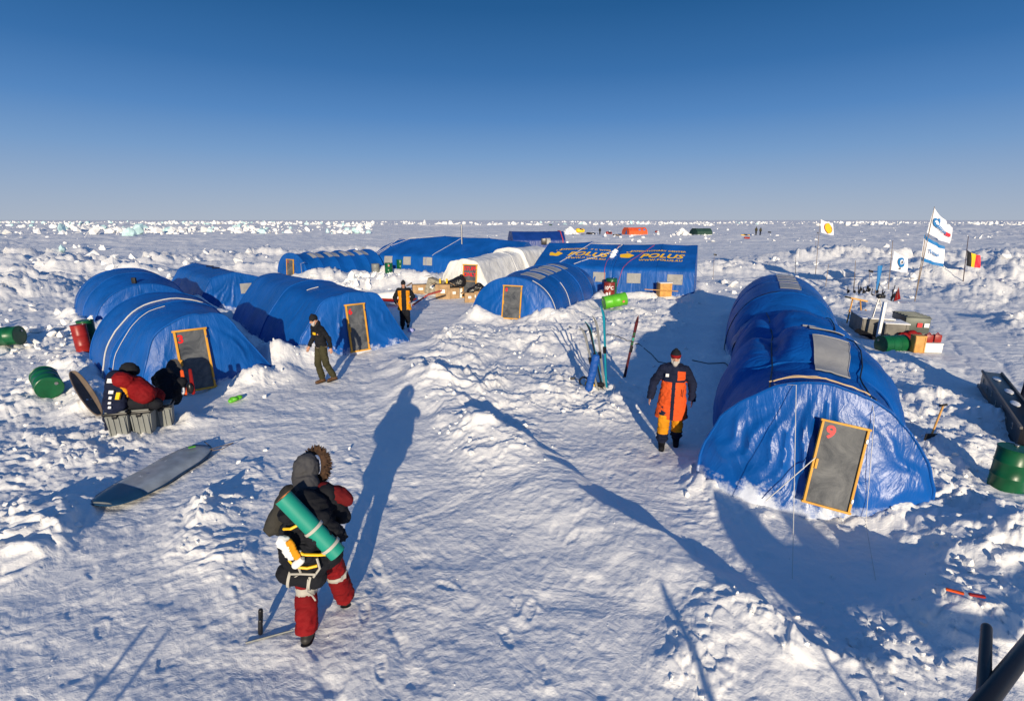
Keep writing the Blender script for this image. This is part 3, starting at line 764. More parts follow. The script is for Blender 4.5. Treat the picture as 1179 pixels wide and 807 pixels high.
def mk_tent(key, label, t, m, parent_name='tent', group='blue tunnel tents of the camp', cat='tent', wallmat=None, folds=26, wr=.03, rear=True):
    root = thing(parent_name, label, cat, (t.f[0], t.f[1], 0), group)
    b = MB(); t.body(b, m); b.build('fabric_shell', root)
    w = MB(); t.wall(w, wallmat or m, 0, wr=wr, folds=folds); w.build('front_wall', root)
    if rear: w = MB(); t.wall(w, m, 1, wr=.02); w.build('rear_wall', root)
    for a in t.S[:1]+([q for q in t.S[1:-1]] if len(t.S) < 7 else []): MB().tube([Vector(p) for p in curve_on(t, [(a, .02), (a, .98)], .004, 60)], .020, wallmat or m, 6).build('seam', root)
    return root
def ropes(root, t, lists, m, r=.012, off=.02):
    for L in lists: MB().tube([Vector(p) for p in curve_on(t, L, off)], r, m, 5).build('rope', root)

# big tent at the right, door 9
x, y, az, hw, L = FOOT['t9']
t9 = Tent((x, y), az, [(0, arc(1.50, 1.76, 2.15)), (1.5, arc(1.48, 1.72, 2.2, hl=1.34)), (4.3, arc(1.36, 1.60, 2.2, hl=1.10)), (6.9, arc(1.34, 1.56, 2.2, hl=1.10)), (7.9, arc(1.42, 1.6, 2.2, hl=1.3))], sag=[.02, -.27, -.27, -.04], wr=.05, seed=3, bulge=.45, pinch=.40)
r9 = mk_tent('t9', 'large glossy blue tunnel tent with wooden door numbered 9, nearest on the right', t9, T_SEMI, wallmat=T_SHINY, folds=18, wr=.06)
door_on(t9, 0, .54, .16, 1.32, r9, '9', .24, off=.10, tpos=(.22, .87), tilt=[(-.07, .05), (-.07, -.02), (.22, -.01), (.22, -.10)])
for k, (a, b) in enumerate(((1.0, 2.35), (3.0, 4.6))): patch_on(t9, a, b, .50, .585, M_WIN, 'window', r9, off=.03)
ropes(r9, t9, [[(-.0, .39), (7.7, .385)], [(.02, .62), (7.7, .6)]], M_CABLE, .012, .03)
ropes(r9, t9, [[(.15, .40), (.25, .5), (.12, .60)], [(.2, .39), (.1, .5), (.16, .61)]], M_ROPEY, .010, .06)
def hang(pts, r, m, name, root): MB().tube([Vector(p) for p in pts], r, m, 5).build(name, root)
p = t9.point(.05, .40, .03); q = on(925, 668, .02)
# guy lines down the front wall
g0 = t9.face(np.array([-.30]), np.array([1.72]))[0]+np.array([-t9.ax[0]*.06, -t9.ax[1]*.06, .03]); g1 = t9.face(np.array([.0]), np.array([.55]))[0]-np.array([*t9.ax, 0])*.16
hang([p, g0, np.array(on(912, 668, .02))], .0045, M_ROPE, 'rope', r9)
p = t9.point(.05, .61, .03); g0 = t9.face(np.array([.66]), np.array([1.45]))[0]-np.array([*t9.ax, 0])*.07; g1 = t9.face(np.array([.70]), np.array([.06]))[0]-np.array([*t9.ax, 0])*.09
hang([p, g0, g1, np.array(on(1008, 668, .01))], .004, M_ROPE, 'rope', r9)
d0 = t9.face(np.array([.02]), np.array([.85]))[0]-np.array([*t9.ax, 0])*.17; d1 = t9.face(np.array([-.52]), np.array([.12]))[0]-np.array([*t9.ax, 0])*.12
hang([d0, d1], .007, M_ROPE, 'rope', r9)
# the tent behind it
x, y, az, hw, L = FOOT['t10']
t10 = Tent((x, y), az, [(0, arc(1.42, 1.6, 2.1)), (.9, arc(1.55, 1.92, 2.2)), (3.6, arc(1.65, 2.0, 2.2)), (6.2, arc(1.62, 1.95, 2.2)), (8.2, arc(1.5, 1.7, 2.1))], sag=-.03, wr=.02, seed=9, bulge=.2)
r10 = mk_tent('t10', 'rounded blue tunnel tent standing end to end behind the door 9 tent', t10, T_BLUE, wallmat=T_SHINY, folds=60, wr=.04)
for a in (1.6, 3.2, 4.8): patch_on(t10, a, a+1.05, .47, .56, M_WIN, 'window', r10)
ropes(r10, t10, [[(1.0, .03), (1.0, .97)]], M_NAVY, .012)
sb = MB(); ss = np.linspace(-.75, .92, 8); us = np.linspace(.12, .88, 90)
t10s = Tent((x, y), az, [(-.5, arc(1.36, 1.5, 2.1)), (.95, arc(1.57, 1.95, 2.2))], sag=.02, wr=.045, seed=31)
sb.grid(t10s.surf(list(np.linspace(-.5, .95, 14)), np.linspace(.02, .98, 160)), T_SHINY); sb.build('connecting_flap', r10)

# left group
x, y, az, hw, L = FOOT['t3']
t3 = Tent((x, y), az, [(0, poly([(-1.2, -.25), (-1.05, .5), (-.7, 1.5), (-.05, 1.84), (.78, 1.80), (2.05, -.25)], 14)), (1.7, poly([(-1.65, -.25), (-1.4, .9), (-.7, 1.8), (.2, 2.0), (.95, 1.75), (2.0, -.25)], 16)), (3.8, arc(1.9, 2.0, 2.1, hl=1.75)), (5.6, arc(1.6, 1.6, 2.0))], sag=.015, wr=.022, seed=12, bulge=.35)
r3 = mk_tent('t3', 'blue canopy tent with wooden door numbered 3 behind the luggage pile', t3, T_BLUE)
door_on(t3, -.32, .30, .12, 1.50, r3, '3', .26, tpos=(.16, .86), fr=.045, off=.07)
ropes(r3, t3, [[(2.3, .04), (2.3, .62)]], M_ROPE, .016); ropes(r3, t3, [[(1.5, .10), (1.5, .45)]], M_ROPE, .007)
x, y, az, hw, L = FOOT['t6']
t6 = Tent((x, y), az, [(0, poly([(-1.9, -.25), (-1.45, .75), (-.75, 1.72), (.1, 1.88), (.95, 1.80), (2.2, -.25)], 10)), (3.0, poly([(-2.1, -.25), (-1.6, .8), (-.8, 1.85), (.1, 2.02), (.9, 1.85), (2.0, -.25)], 18)), (7.5, poly([(-1.9, -.25), (-1.4, .8), (-.6, 1.8), (.1, 1.95), (.8, 1.7), (1.8, -.25)], 16))], sag=.012, wr=.02, seed=22, bulge=.25)
r6 = mk_tent('t6', 'long blue canopy tent with wooden door numbered 6 behind the man in black', t6, T_BLUE)
door_on(t6, -.12, .44, .12, 1.52, r6, '6', .24, tpos=(.2, .85), off=.06, fr=.045)
ropes(r6, t6, [[(1.8, .40), (1.8, .46)]], M_ROPE, .012)
x, y, az, hw, L = FOOT['t1']
t1 = Tent((x, y), az, [(-.2, arc(1.7, 1.65, 2.1)), (1.6, arc(1.85, 1.95, 2.1)), (3.6, arc(1.9, 2.0, 2.1)), (5.0, arc(1.85, 1.9, 2.1))], sag=.01, wr=.02, seed=32, bulge=.3)
r1 = mk_tent('t1', 'small rounded blue tent behind the red drum, farthest left', t1, T_BLUE)
MB().box(t1.point(.2, .46, .1), (.16, .10, .22), M_FLAGK, None, .03).build('vent', r1)
x, y, az, hw, L = FOOT['t5']
t5 = Tent((x, y), az, [(0, poly([(-1.95, -.25), (-1.0, 1.5), (0, 1.72), (1.3, 1.35), (1.9, -.25)], 5)), (7.1, poly([(-1.9, -.25), (-.8, 1.5), (0, 1.75), (1.2, 1.4), (1.8, -.25)], 5))], sag=.012, wr=.018, seed=42, bulge=.12)
r5 = mk_tent('t5', 'blue hipped tent with one square window, behind tents 3 and 6', t5, T_BLUE)
Q = t5.face(np.array([.15, .65, .65, .15]), np.array([.75, .75, 1.2, 1.2]))-np.array([*t5.ax, 0])*.03
MB().add(Q, [[0, 1, 2, 3]], M_WIN).build('window', r5)
for a in (3.1, 4.2): MB().box(t5.point(a, .5, .03), (.35, .10, .06), M_NAVY, None, .02).build('patch', r5)

# middle tent, door 8
x, y, az, hw, L = FOOT['t8']
t8 = Tent((x, y), az, [(0, arc(1.80, 1.80, 2.1)), (2.2, arc(1.86, 1.9, 2.15)), (4.4, arc(1.9, 1.95, 2.15)), (6.6, arc(1.86, 1.9, 2.1)), (8.6, arc(1.6, 1.6, 2.1))], sag=.012, wr=.02, seed=52, bulge=.35)
r8 = mk_tent('t8', 'rounded blue tent with wooden door numbered 8 and four roof windows', t8, T_BLUE)
door_on(t8, -.32, .42, .22, 1.48, r8, '8', .20, tpos=(.16, .87), off=.06, fr=.045)
for a in (.9, 2.1, 3.3, 4.5): patch_on(t8, a, a+.75, .50, .635, M_WIN, 'window', r8)
ropes(r8, t8, [[(.25, .62), (.12, .98)], [(2.2, .72), (2.0, .98)]], M_ROPE, .014)
# little tent with the row of roof windows behind the drums
x, y, az, hw, L = FOOT['tw']
tw = Tent((x, y), az, [(k*1.28, arc(1.9-.04*(k in (0, 5)), 1.85, 2.15)) for k in range(6)], sag=.05, wr=.015, seed=62, bulge=.15)
rw = mk_tent('tw', 'ribbed blue tent with four roof windows and door on its left end', tw, T_BLUE)
door_on(tw, -.38, .40, .25, 1.42, rw, '5', .2, tpos=(.2, .85), off=.06, fr=.045)
for k in (1, 2, 3, 4): patch_on(tw, k*1.28-.42+.1, k*1.28+.42+.1, .56, .68, M_WIN, 'window', rw)
hp = tw.face(np.array([1.5]), np.array([.9]))[0]; 
MB().tube([Vector(hp)+Vector((-.1, -.3, -.9)), Vector(hp)+Vector((-.1, -.3, .35)), Vector(hp)+Vector((.15, -.3, .42))], .02, M_METAL).build('stove_pipe', rw)

# house shaped tents seen side on
def house(key, label, eave, ridge, m, lean=.25, rnd=3, secs=None, seed=1, wallm=None, name='tent', group=None):
    """front eave line key -> long tent whose near long wall runs p->q; built as a tunnel along p->q"""
    p, q, W = LONG[key]; d = np.array(q)-np.array(p); Ln = np.linalg.norm(d); az = math.degrees(math.atan2(d[0], d[1]))
    n = np.array([-d[1], d[0]])/Ln; c = np.array(p)+n*W/2
    hw = W/2
    def pr(e, r, w=hw): return poly([(-w, -.25), (-w+.12, e), (0, r), (w-.12, e), (w, -.25)], rnd)
    t = Tent(c, az, [(a*Ln, pr(e, r, w*hw)) for a, e, r, w in secs], sag=.012, wr=.018, seed=seed, bulge=.1)
    return t, mk_tent(key, label, t, m, group=group), Ln
# az runs left to right, so +lat is towards the camera
tp, rp, Lp = house('pol', 'long blue house tent with yellow print twice on its roof', 1.55, 2.7, T_BLUE, seed=72, secs=[(0, 1.5, 2.7, 1), (.30, 1.55, 2.78, 1), (.5, 1.5, 2.66, 1), (.52, 1.5, 2.66, 1), (.78, 1.55, 2.72, 1), (1, 1.55, 2.68, 1)])
def u_front(t, sv, z): return t.u_at(sv, z=z, side=1)
for a, b in ((3.35, 4.0), (5.15, 5.85), (7.2, 7.95)):
    patch_on(tp, a, b, u_front(tp, a, .78), u_front(tp, a, 1.28), M_WIN, 'window', rp)
def roof_text(t, root, sc, ssz, lines, logo=None):
    """print lies on the roof slope facing the camera; sv along, u across"""
    us = np.linspace(.5, 1, 200); la, zz = t.raw(sc, us)
    d = np.r_[0, np.cumsum(np.hypot(np.diff(la), np.diff(zz)))]
    k = MB()
    def put(vs, fs, s0, dist):
        P = [t.point(s0+a, float(np.interp(dist-b, d, us)), .022) for a, b in vs]; k.add(P, fs, M_PRINT)
    for txt, ds, dist, sz, bold, sh, sp in lines:
        vs, fs = text2d(txt, sz, bold, sh, sp); put(vs, fs, sc+ds, dist)
    k.build('lettering', root)
    if logo:
        g = MB(); ds, dist, rr_ = logo; c = [(0, 0)]; fs = []
        n = 28
        for q in range(n):
            th = 2*math.pi*q/n; e = 1+.10*math.sin(5*th+1); c.append((1.25*rr_*e*math.cos(th), rr_*e*math.sin(th)))
        fs = [[0, q+1, (q+1) % n+1] for q in range(n)]
        P = [t.point(sc+ds+a, float(np.interp(dist-b, d, us)), .022) for a, b in c]; g.add(P, fs, M_PRINT)
        for a0, b0 in ((-.05, 1.55), (.5, 1.75)):
            c = [(rr_*(a0+.22*math.cos(t_)), rr_*(b0+.2*math.sin(t_))) for t_ in np.linspace(0, 6.28, 9)[:-1]]
            g.add([t.point(sc+ds+a, float(np.interp(dist-b, d, us)), .022) for a, b in c], [list(range(8))], M_PRINT)
        g.build('roof_emblem', root)
for sc in (2.3, 6.35):
    roof_text(tp, rp, sc, 1, [('POLUS', .34, 1.72, .72, True, .3, 1.05), ('EXPEDITIONARY CENTER', .12, 1.05, .235, True, 0, 1.1), ('WWW.POLUS.RU', .36, 2.25, .26, True, 0, 1.15)], (-1.50, 1.68, .30))
ropes(rp, tp, [[(.9, .86), (2.6, .53), (4.3, .50)], [(2.2, .80), (4.1, .60), (4.4, .50)]], M_ROPE, .016)
ropes(rp, tp, [[(4.25, .52), (3.9, .74), (4.0, .98)], [(6.2, .52), (5.1, .74), (4.5, .98)]], M_ROPER, .012)
sn = MB(); 
for q in range(9): sn.ell(tp.point(4.12+.06*math.sin(q*2.3), .60+.011*q, .03), (.10+.05*math.sin(q*1.7)**2, .06, .09), M_SNOW, None, 8)
tag(sn.build('snow_patch', rp), None)
tl, rl, Ll = house('lng', 'longest blue house tent with three square windows, behind the shovelled banks', 1.4, 2.7, T_BLUE, seed=82, rnd=8, secs=[(0, .9, 2.0, .9), (.12, 1.35, 2.6, 1), (.45, 1.45, 2.85, 1), (.75, 1.4, 2.75, 1), (1, 1.3, 2.5, .95)])
for a, b in ((.75, 1.15), (1.95, 2.65), (3.65, 4.3), (5.4, 6.15)):
    patch_on(tl, a, b, u_front(tl, a, .75), u_front(tl, a, 1.32), M_WIN, 'window', rl)
ropes(rl, tl, [[(.5, .78), (2.6, .52), (4.6, .5)], [(.2, .7), (1.5, .54), (3.0, .5)], [(6.1, .82), (7.3, .52)]], M_ROPE, .014)
c = Vector(tl.point(7.6, .60, 0)); MB().tube([c+Vector((0, -.2, -.6)), c+Vector((0, -.2, 1.35))], .06, M_METAL, 10).build('chimney', rl)
c = Vector(tl.point(-.1, .80, 0)); MB().tube([c+Vector((-.2, -.5, -1)), c+Vector((-.2, -.5, .9))], .05, M_METAL, 10).build('stove_pipe', rl)

# white tent
p, q, W = LONG['stf']; dxy = np.array(q)-np.array(p); cx = (np.array(p)+np.array(q))/2
azs = 24; ts = Tent(cx, azs, [(0, poly([(-1.75, -.25), (-1.25, 1.15), (-.85, 1.86), (0, 1.98), (.75, 1.90), (1.85, -.25)], 5)), (4.2, poly([(-1.75, -.25), (-1.2, 1.3), (-.8, 2.0), (0, 2.12), (.8, 2.0), (1.9, -.25)], 6)), (5.6, poly([(-1.75, -.25), (-1.2, 1.3), (-.8, 2.0), (0, 2.12), (.8, 2.0), (1.9, -.25)], 6)), (5.7, poly([(-1.85, -.25), (-1.4, 1.5), (-.9, 2.2), (0, 2.35), (.9, 2.2), (2.1, -.25)], 6)), (10.5, poly([(-1.85, -.25), (-1.4, 1.4), (-.9, 2.1), (0, 2.25), (.9, 2.1), (2.1, -.25)], 6))], sag=.02, wr=.05, seed=92, bulge=.2)
rs = mk_tent('stf', 'creased white tent with red lettering on its door', ts, T_WHITE, group='tents of the camp', wr=.05)
door_on(ts, .02, .78, .02, 1.72, rs, off=.05, fr=.05, lines=[('STUFF', (.5, .88), .27), ('ONLY', (.5, .70), .27)], M_F=M_WOOD)

# little dark tent at the back and the two tents of the far camp
def small_tent(name, label, c, az, hw, h, L, m, prof=None, seed=5):
    pr = prof or poly([(-hw, -.2), (-hw*.92, h*.55), (-hw*.45, h*.93), (hw*.45, h*.93), (hw*.92, h*.55), (hw, -.2)], 3)
    t = Tent(c, az, [(0, pr), (L, pr)], sag=.02, wr=.02, seed=seed, bulge=.1)
    r = mk_tent(name, label, t, m, group='tents of the camp'); return t, r
c = at(596, 290); td, rd = small_tent('d', 'small dark blue tent alone behind the long tent', (-.2, 70.0), 80, 2.3, 2.75, 6.9, T_DEEP, seed=101)
patch_on(td, 4.1, 4.9, td.u_at(3, z=1.0, side=1), td.u_at(3, z=1.7, side=1), M_WIN, 'window', rd); MB().box(td.point(4.0, td.u_at(3, z=1.3, side=1), .1), (.7, .25, .8), M_BLKP, None, .05).build('vent', rd)
ropes(rd, td, [[(6.4, .5), (6.6, .98)]], M_ROPER, .07, .05)
p0 = at(722, 271); to, ro_ = small_tent('o', 'orange tent of the far camp, beside low sledges', (p0.x-.2, p0.y+1), 74, 2.3, 2.2, 5.4, T_ORANGE, seed=111)
for a in (3.1, 4.5): MB().ell(to.point(a, to.u_at(a, z=1.35, side=1), .02), (.34, .12, .34), M_FLAGB, None, 12).build('window', ro_)
Q = to.face(np.array([-.1, 1.2, .6]), np.array([.3, .3, 1.5]))-np.array([*to.ax, 0])*.08; MB().add(Q, [[0, 1, 2]], M_FLAGB).build('door', ro_)
p0 = at(799, 271); tg, rg = small_tent('g', 'dark green canvas tent of the far camp', (p0.x, p0.y+.5), 78, 2.1, 1.95, 4.4, T_GREEN, seed=121)
for rr_, t_ in ((ro_, to), (rg, tg)): ropes(rr_, t_, [[(.5, .3), (.1, .02)]], M_ROPE, .03)
# ---------------------------------------------------------------- people (local frame: facing -Y, +X is the person's left)
def joints(**k):
    J = dict(pelvis=(0, 0, .95), chest=(0, .01, 1.28), neck=(0, .0, 1.49), head=(0, -.025, 1.655),
             shL=(.185, 0, 1.43), elL=(.27, .03, 1.16), wrL=(.29, -.06, .92), shR=(-.185, 0, 1.43), elR=(-.27, .03, 1.16), wrR=(-.29, -.06, .92),
             hipL=(.09, 0, .92), knL=(.11, -.03, .50), anL=(.12, .02, .085), hipR=(-.09, 0, .92), knR=(-.11, -.03, .50), anR=(-.12, .02, .085))
    J.update(k); return {a: Vector(b) for a, b in J.items()}
def place(o, loc, rz, sc=1.0): o.location = loc; o.rotation_euler = (0, 0, rz); o.scale = (sc, sc, sc)
def hand(mb, el, wr, side, m, curl=.5):
    d = (wr-el).normalized(); inn = Vector((-side, 0, 0)); inn = (inn-d*inn.dot(d)).normalized(); w = d.cross(inn)
    if w.y > 0: w = -w                                   # w points forward (thumb side)
    pc = wr+d*.05; rot = Matrix((w, inn, d)).transposed()
    mb.ell(pc, (.043, .019, .055), m, rot, 12)
    for k, L in enumerate((.064, .073, .068, .052)):
        a = wr+d*.088+w*(.030-.020*k); b = a+d*L*.55+inn*L*.18*curl; c = b+d*L*.45*(1-.5*curl)+inn*L*.6*curl
        mb.cap(a-d*.02, b, .0095, .0088, m, 8); mb.cap(b, c, .0088, .0075, m, 8)
    a = wr+d*.03+w*.030; b = a+d*.030+w*.030+inn*.012; c = b+d*.035+w*.006+inn*.014
    mb.cap(a, b, .0125, .011, m, 8); mb.cap(b, c, .011, .009, m, 8)
def body_mesh(J, look=Vector((0, -1, 0)), voxel=.0095):
    b = MB(); m = M_SKIN; h = J['head']; f = look.normalized(); s_ = f.cross(Vector((0, 0, 1))).normalized(); up = s_.cross(f); rot = Matrix((s_, -f, up)).transposed()
    L = lambda x, y, z: h+rot @ Vector((x, y, z))
    b.ell(h, (.074, .092, .112), m, rot); b.ell(L(0, -.022, -.055), (.055, .066, .058), m, rot)
    b.cap(L(0, -.088, .018), L(0, -.112, -.022), .010, .015, m, 8)                # nose
    b.cap(L(-.022, -.086, -.058), L(.022, -.086, -.058), .008, .008, m, 8)         # lips
    b.cap(L(-.045, -.072, .030), L(.045, -.072, .030), .013, .013, m, 8)           # brow
    for q in (-1, 1): b.ell(L(q*.076, .005, -.005), (.010, .020, .032), m, rot, 8)
    b.cap(J['neck']-Vector((0, 0, .06)), h-Vector((0, -.01, .06)), .058, .054, m)
    b.cap(J['pelvis'], J['chest'], .150, .160, m, 16, .68); b.cap(J['shL'], J['shR'], .058, .058, m)
    b.cap(J['chest'], J['neck']-Vector((0, 0, .04)), .13, .07, m, 16, .7)
    for q in 'LR':
        sg = 1 if q == 'L' else -1
        b.cap(J['sh'+q], J['el'+q], .052, .042, m); b.cap(J['el'+q], J['wr'+q], .042, .028, m); hand(b, J['el'+q], J['wr'+q], sg, m)
        b.cap(J['hip'+q], J['kn'+q], .085, .058, m); b.cap(J['kn'+q], J['an'+q], .056, .040, m)
        b.cap(J['an'+q]+Vector((0, .02, -.03)), J['an'+q]+Vector((0, -.15, -.045)), .040, .032, m)
    return remesh(b, voxel, 4), L, rot
def face_parts(mb_parent, L, rot, beard=None):
    e = MB()
    for q in (-1, 1): e.ell(L(q*.031, -.085, .012), (.012, .008, .008), M_BLACK, rot, 8)
    e.build('eyes', mb_parent, local=True)
    if beard:
        b = MB(); b.ell(L(0, -.058, -.085), (.052, .050, .060), beard, rot); b.ell(L(0, -.045, -.13), (.036, .036, .05), beard, rot); b.cap(L(-.03, -.098, -.040), L(.03, -.098, -.040), .010, .010, beard, 8)
        for q in (-1, 1): b.cap(L(q*.062, -.02, -.01), L(q*.05, -.055, -.07), .018, .022, beard, 8)
        remesh(b, .008, 3).build('beard', mb_parent, local=True)
def legs_mesh(J, m, r=(.105, .085, .075), zlo=.06, recolor=None, waist=True, voxel=.012):
    b = MB()
    if waist: b.cap(J['pelvis']-Vector((0, 0, .04)), J['pelvis']+Vector((0, 0, .06)), .158, .155, m, 16, .72)
    for q in 'LR':
        b.cap(J['hip'+q], J['kn'+q], r[0], r[1], m, 14); d = (J['an'+q]-J['kn'+q]); b.loft([J['kn'+q]-d*.05, J['kn'+q]+d*.5, J['an'+q]-d.normalized()*zlo*0.3], [r[1], (r[1]+r[2])/2, r[2]], m, 14)
        # folds at the knee and over the boot
        for t, e in ((.0, .012), (.35, .004), (.62, .009), (.80, .012)): b.ell(J['kn'+q]+d*t, (r[1]+e-.004, r[1]+e-.004, .035), m, None, 12)
    return remesh(b, voxel, 5, recolor, .009, 8)
def boots(J, parent, m, h=.2, sole=M_BLKP, toe=-.17, dirs=None, r=.058):
    for q in 'LR':
        b = MB(); a = J['an'+q]; d = (J['kn'+q]-a).normalized(); f = (dirs or {}).get(q, Vector((0, -1, -.1))).normalized()
        b.cap(a-Vector((0, 0, .02)), a+d*h, r, r+.012, m); b.cap(a+Vector((0, 0, -.03))-f*.03, a+f*.16+Vector((0, 0, -.035)), r*.92, r*.80, m, 12, .9)
        o = remesh(b, .011, 4).build('boot', parent, local=True)
        s_ = MB(); s_.cap(a+Vector((0, 0, -.072))-f*.04, a+f*.165+Vector((0, 0, -.075)), .055, .048, sole, 10, .25, up=Vector((-f.y, f.x, 0))); s_.build('sole', o, local=True)
def coat(J, m, hemz, rx, flat=.72, arm=(.085, .075, .062), recolor=None, voxel=.012, lean=Vector((0, 0, 0)), collar=True, cuffs=.04):
    b = MB(); c = J['chest']; p = J['pelvis']; low = Vector((p.x, p.y, hemz))
    b.loft([low+lean, low*.6+p*.4+Vector((0, 0, .0)), p*.9+c*.1, p*.3+c*.7, c+Vector((0, 0, .10)), J['neck']-Vector((0, 0, .02))],
           [(rx[0], rx[0]*flat), (rx[1]*1.0, rx[1]*flat), (rx[2], rx[2]*flat), (rx[3], rx[3]*flat), (rx[3]*.95, rx[3]*flat*.95), (.085, .08)], m, 24, up=(1, 0, 0))
    b.cap(J['shL'], J['shR'], .082, .082, m)
    if collar: b.cap(J['neck']-Vector((0, 0, .03)), J['neck']+Vector((0, .01, .045)), .090, .082, m)
    for q in 'LR':
        d = (J['wr'+q]-J['el'+q]).normalized()
        b.cap(J['sh'+q], J['el'+q], arm[0], arm[1], m); b.loft([J['el'+q]-d*.03, J['el'+q]*.5+J['wr'+q]*.5, J['wr'+q]+d*cuffs], [arm[1], (arm[1]+arm[2])/2, arm[2]], m, 14)
        for t in (.3, .6, .9): pt = J['sh'+q].lerp(J['el'+q], t); b.ell(pt, (arm[1]+.004, arm[1]+.004, .03), m, None, 12)
        for t in (.35, .7): pt = J['el'+q].lerp(J['wr'+q], t); b.ell(pt, (arm[2]+.014, arm[2]+.014, .028), m, None, 12)
    return remesh(b, voxel, 4, recolor, .010, 7)
def beanie(L, rot, m, band=None):
    b = MB(); b.ell(L(0, .008, .045), (.090, .106, .105), m, rot); b.ell(L(0, .012, .14), (.035, .035, .03), m, rot)
    if band: b.loft([L(0, -.004, .022), L(0, -.004, .062)], [(.091, .108)]*2, band, 20, up=rot @ Vector((1, 0, 0)))
    return remesh(b, .010, 3)

# man in the orange parka, coming towards the camera
g = on(770, 512); J = joints(knR=(-.12, -.10, .50), anR=(-.13, -.12, .085), anL=(.12, .10, .10), knL=(.115, .0, .50), elL=(.32, .05, 1.17), wrL=(.33, -.02, .92), elR=(-.33, .05, 1.17), wrR=(-.38, -.02, .90))
pm = thing('person', 'bearded man in long orange and navy parka walking in the shadow of the big tent', 'person', g, 'people in the camp'); place(pm, g, -.28, 1.0)
bm_, Lh, rot = body_mesh(J, Vector((0, -1, -.12))); bo = bm_.build('body', pm, local=True); face_parts(pm, Lh, rot, M_BEARD)
def rc(c, n):
    ax = abs(c.x)
    if n.y < .15 and c.z < 1.40 and ax < .035: return M_NAVY
    t = (ax < .235+.06*max(0, (1.2-c.z)))
    arm_d = min((c-(J['el'+q].lerp(J['wr'+q], max(0, min(1, (c-J['el'+q]).dot(J['wr'+q]-J['el'+q])/(J['wr'+q]-J['el'+q]).length_squared))))).length for q in 'LR')
    if c.z < 1.18 and arm_d < .095 and ax > .245: return M_NAVY
    if c.z < 1.225 and t: return M_ORANGE
    if n.y < .3 and 1.265 < c.z < 1.42 and .05 < c.x < .19: return M_ORANGE
    return M_NAVY
ct = coat(J, M_NAVY, .55, (.285, .262, .225, .205), recolor=rc).build('parka', pm, local=True)
MB().box((-.12, -.165, 1.36), (.055, .012, .06), M_WHITEP, Matrix.Rotation(.25, 3, 'X'), .003).build('chest_badge', ct, local=True)
MB().box((.16, -.186, 1.06), (.012, .012, .13), M_BLACK).build('pocket_zip', ct, local=True)
hd = MB(); hd.cap((-.09, .05, 1.47), (.09, .05, 1.47), .075, .075, M_NAVY); hd.cap((-.10, -.03, 1.46), (0, .10, 1.44), .06, .07, M_NAVY); hd.cap((.10, -.03, 1.46), (0, .10, 1.44), .06, .07, M_NAVY); remesh(hd, .012, 6).build('hood', ct, local=True)
legs_mesh(J, M_NAVY, (.12, .105, .085), recolor=lambda c, n: M_YELLOW if .27 < c.z < .62 else M_NAVY).build('trousers', pm, local=True)
boots(J, pm, M_BLACK, .30, r=.066)
beanie(Lh, rot, M_BLACK, M_REDCLOTH).build('hat', pm, local=True)

# man in black walking past door 6
g = on(373, 441); J = joints(pelvis=(0, .03, .95), chest=(0, -.03, 1.28), neck=(0, -.05, 1.49), head=(0, -.11, 1.63), shL=(.185, -.04, 1.42), shR=(-.185, -.04, 1.42), elL=(.25, .10, 1.18), wrL=(.27, .12, .94), elR=(-.26, -.04, 1.16), wrR=(-.27, -.16, .94),
   knR=(-.09, -.07, .52), anR=(-.09, .02, .085), knL=(.09, .06, .50), anL=(.10, .24, .13))
pb = thing('person', 'man in black top with yellow badge and olive trousers walking left past door 6', 'person', g, 'people in the camp'); place(pb, g, -.75, 1.0)
bm_, Lh, rot = body_mesh(J, Vector((-.2, -1, -.42))); bm_.build('body', pb, local=True); face_parts(pb, Lh, rot, M_BEARD)
ct = coat(J, M_BLACK, .93, (.168, .165, .172, .175), arm=(.068, .058, .046), cuffs=.0).build('sweater', pb, local=True)
MB().box((.06, -.165, 1.31), (.10, .02, .06), M_PRINT, Matrix.Rotation(.1, 3, 'Z'), .004).build('chest_badge', ct, local=True)
legs_mesh(J, M_OLIVE, (.098, .082, .072)).build('trousers', pb, local=True)
MB().loft([(0, .03, .925), (0, .028, .975)], [(.175, .132)]*2, M_TAN, 24, up=(1, 0, 0)).build('belt', pb, local=True)
boots(J, pb, M_BROWNB, .12); beanie(Lh, rot, M_BLACK).build('hat', pb, local=True)

# man in the open yellow and black coat
g = on(467, 378); J = joints(head=(0, -.06, 1.65), elL=(.32, .10, 1.18), wrL=(.24, -.10, 1.05), elR=(-.34, .06, 1.15), wrR=(-.27, -.10, .98), knR=(-.09, -.02, .50), anR=(-.10, -.04, .085), knL=(.10, -.12, .52), anL=(.09, .16, .20))
pc = thing('person', 'man in open yellow and black coat over black clothes walking on the trodden path', 'person', g, 'people in the camp'); place(pc, g, .12, 1.02)
bm_, Lh, rot = body_mesh(J, Vector((.1, -1, -.25))); bm_.build('body', pc, local=True); face_parts(pc, Lh, rot)
def rc3(c, n):
    ax = abs(c.x)
    if n.y < .35 and .085 < ax < .21 and c.z < 1.42: return M_YELLOW
    if n.y >= .35 and c.z < 1.05 and ax < .26: return M_YELLOW
    if ax >= .18 and c.z < .95 and n.y < .6 and ax < .30: return M_YELLOW
    return M_BLACK
coat(J, M_BLACK, .70, (.255, .24, .215, .205), recolor=rc3, arm=(.09, .08, .062)).build('coat', pc, local=True)
legs_mesh(J, M_BLACK, (.11, .095, .085)).build('trousers', pc, local=True); boots(J, pc, M_BLACK, .2, dirs={'L': Vector((0, -1, -.5)), 'R': Vector((0, -1, -.1))}); beanie(Lh, rot, M_BLACK).build('hat', pc, local=True)

M_DKRED = mat('dark red cloth', (.11, .008, .010), .8, bump=.6, bscale=14, var=.25)
M_OLIVEG = mat('olive grey cloth', (.040, .038, .034), .85, bump=.6, bscale=14, var=.25)
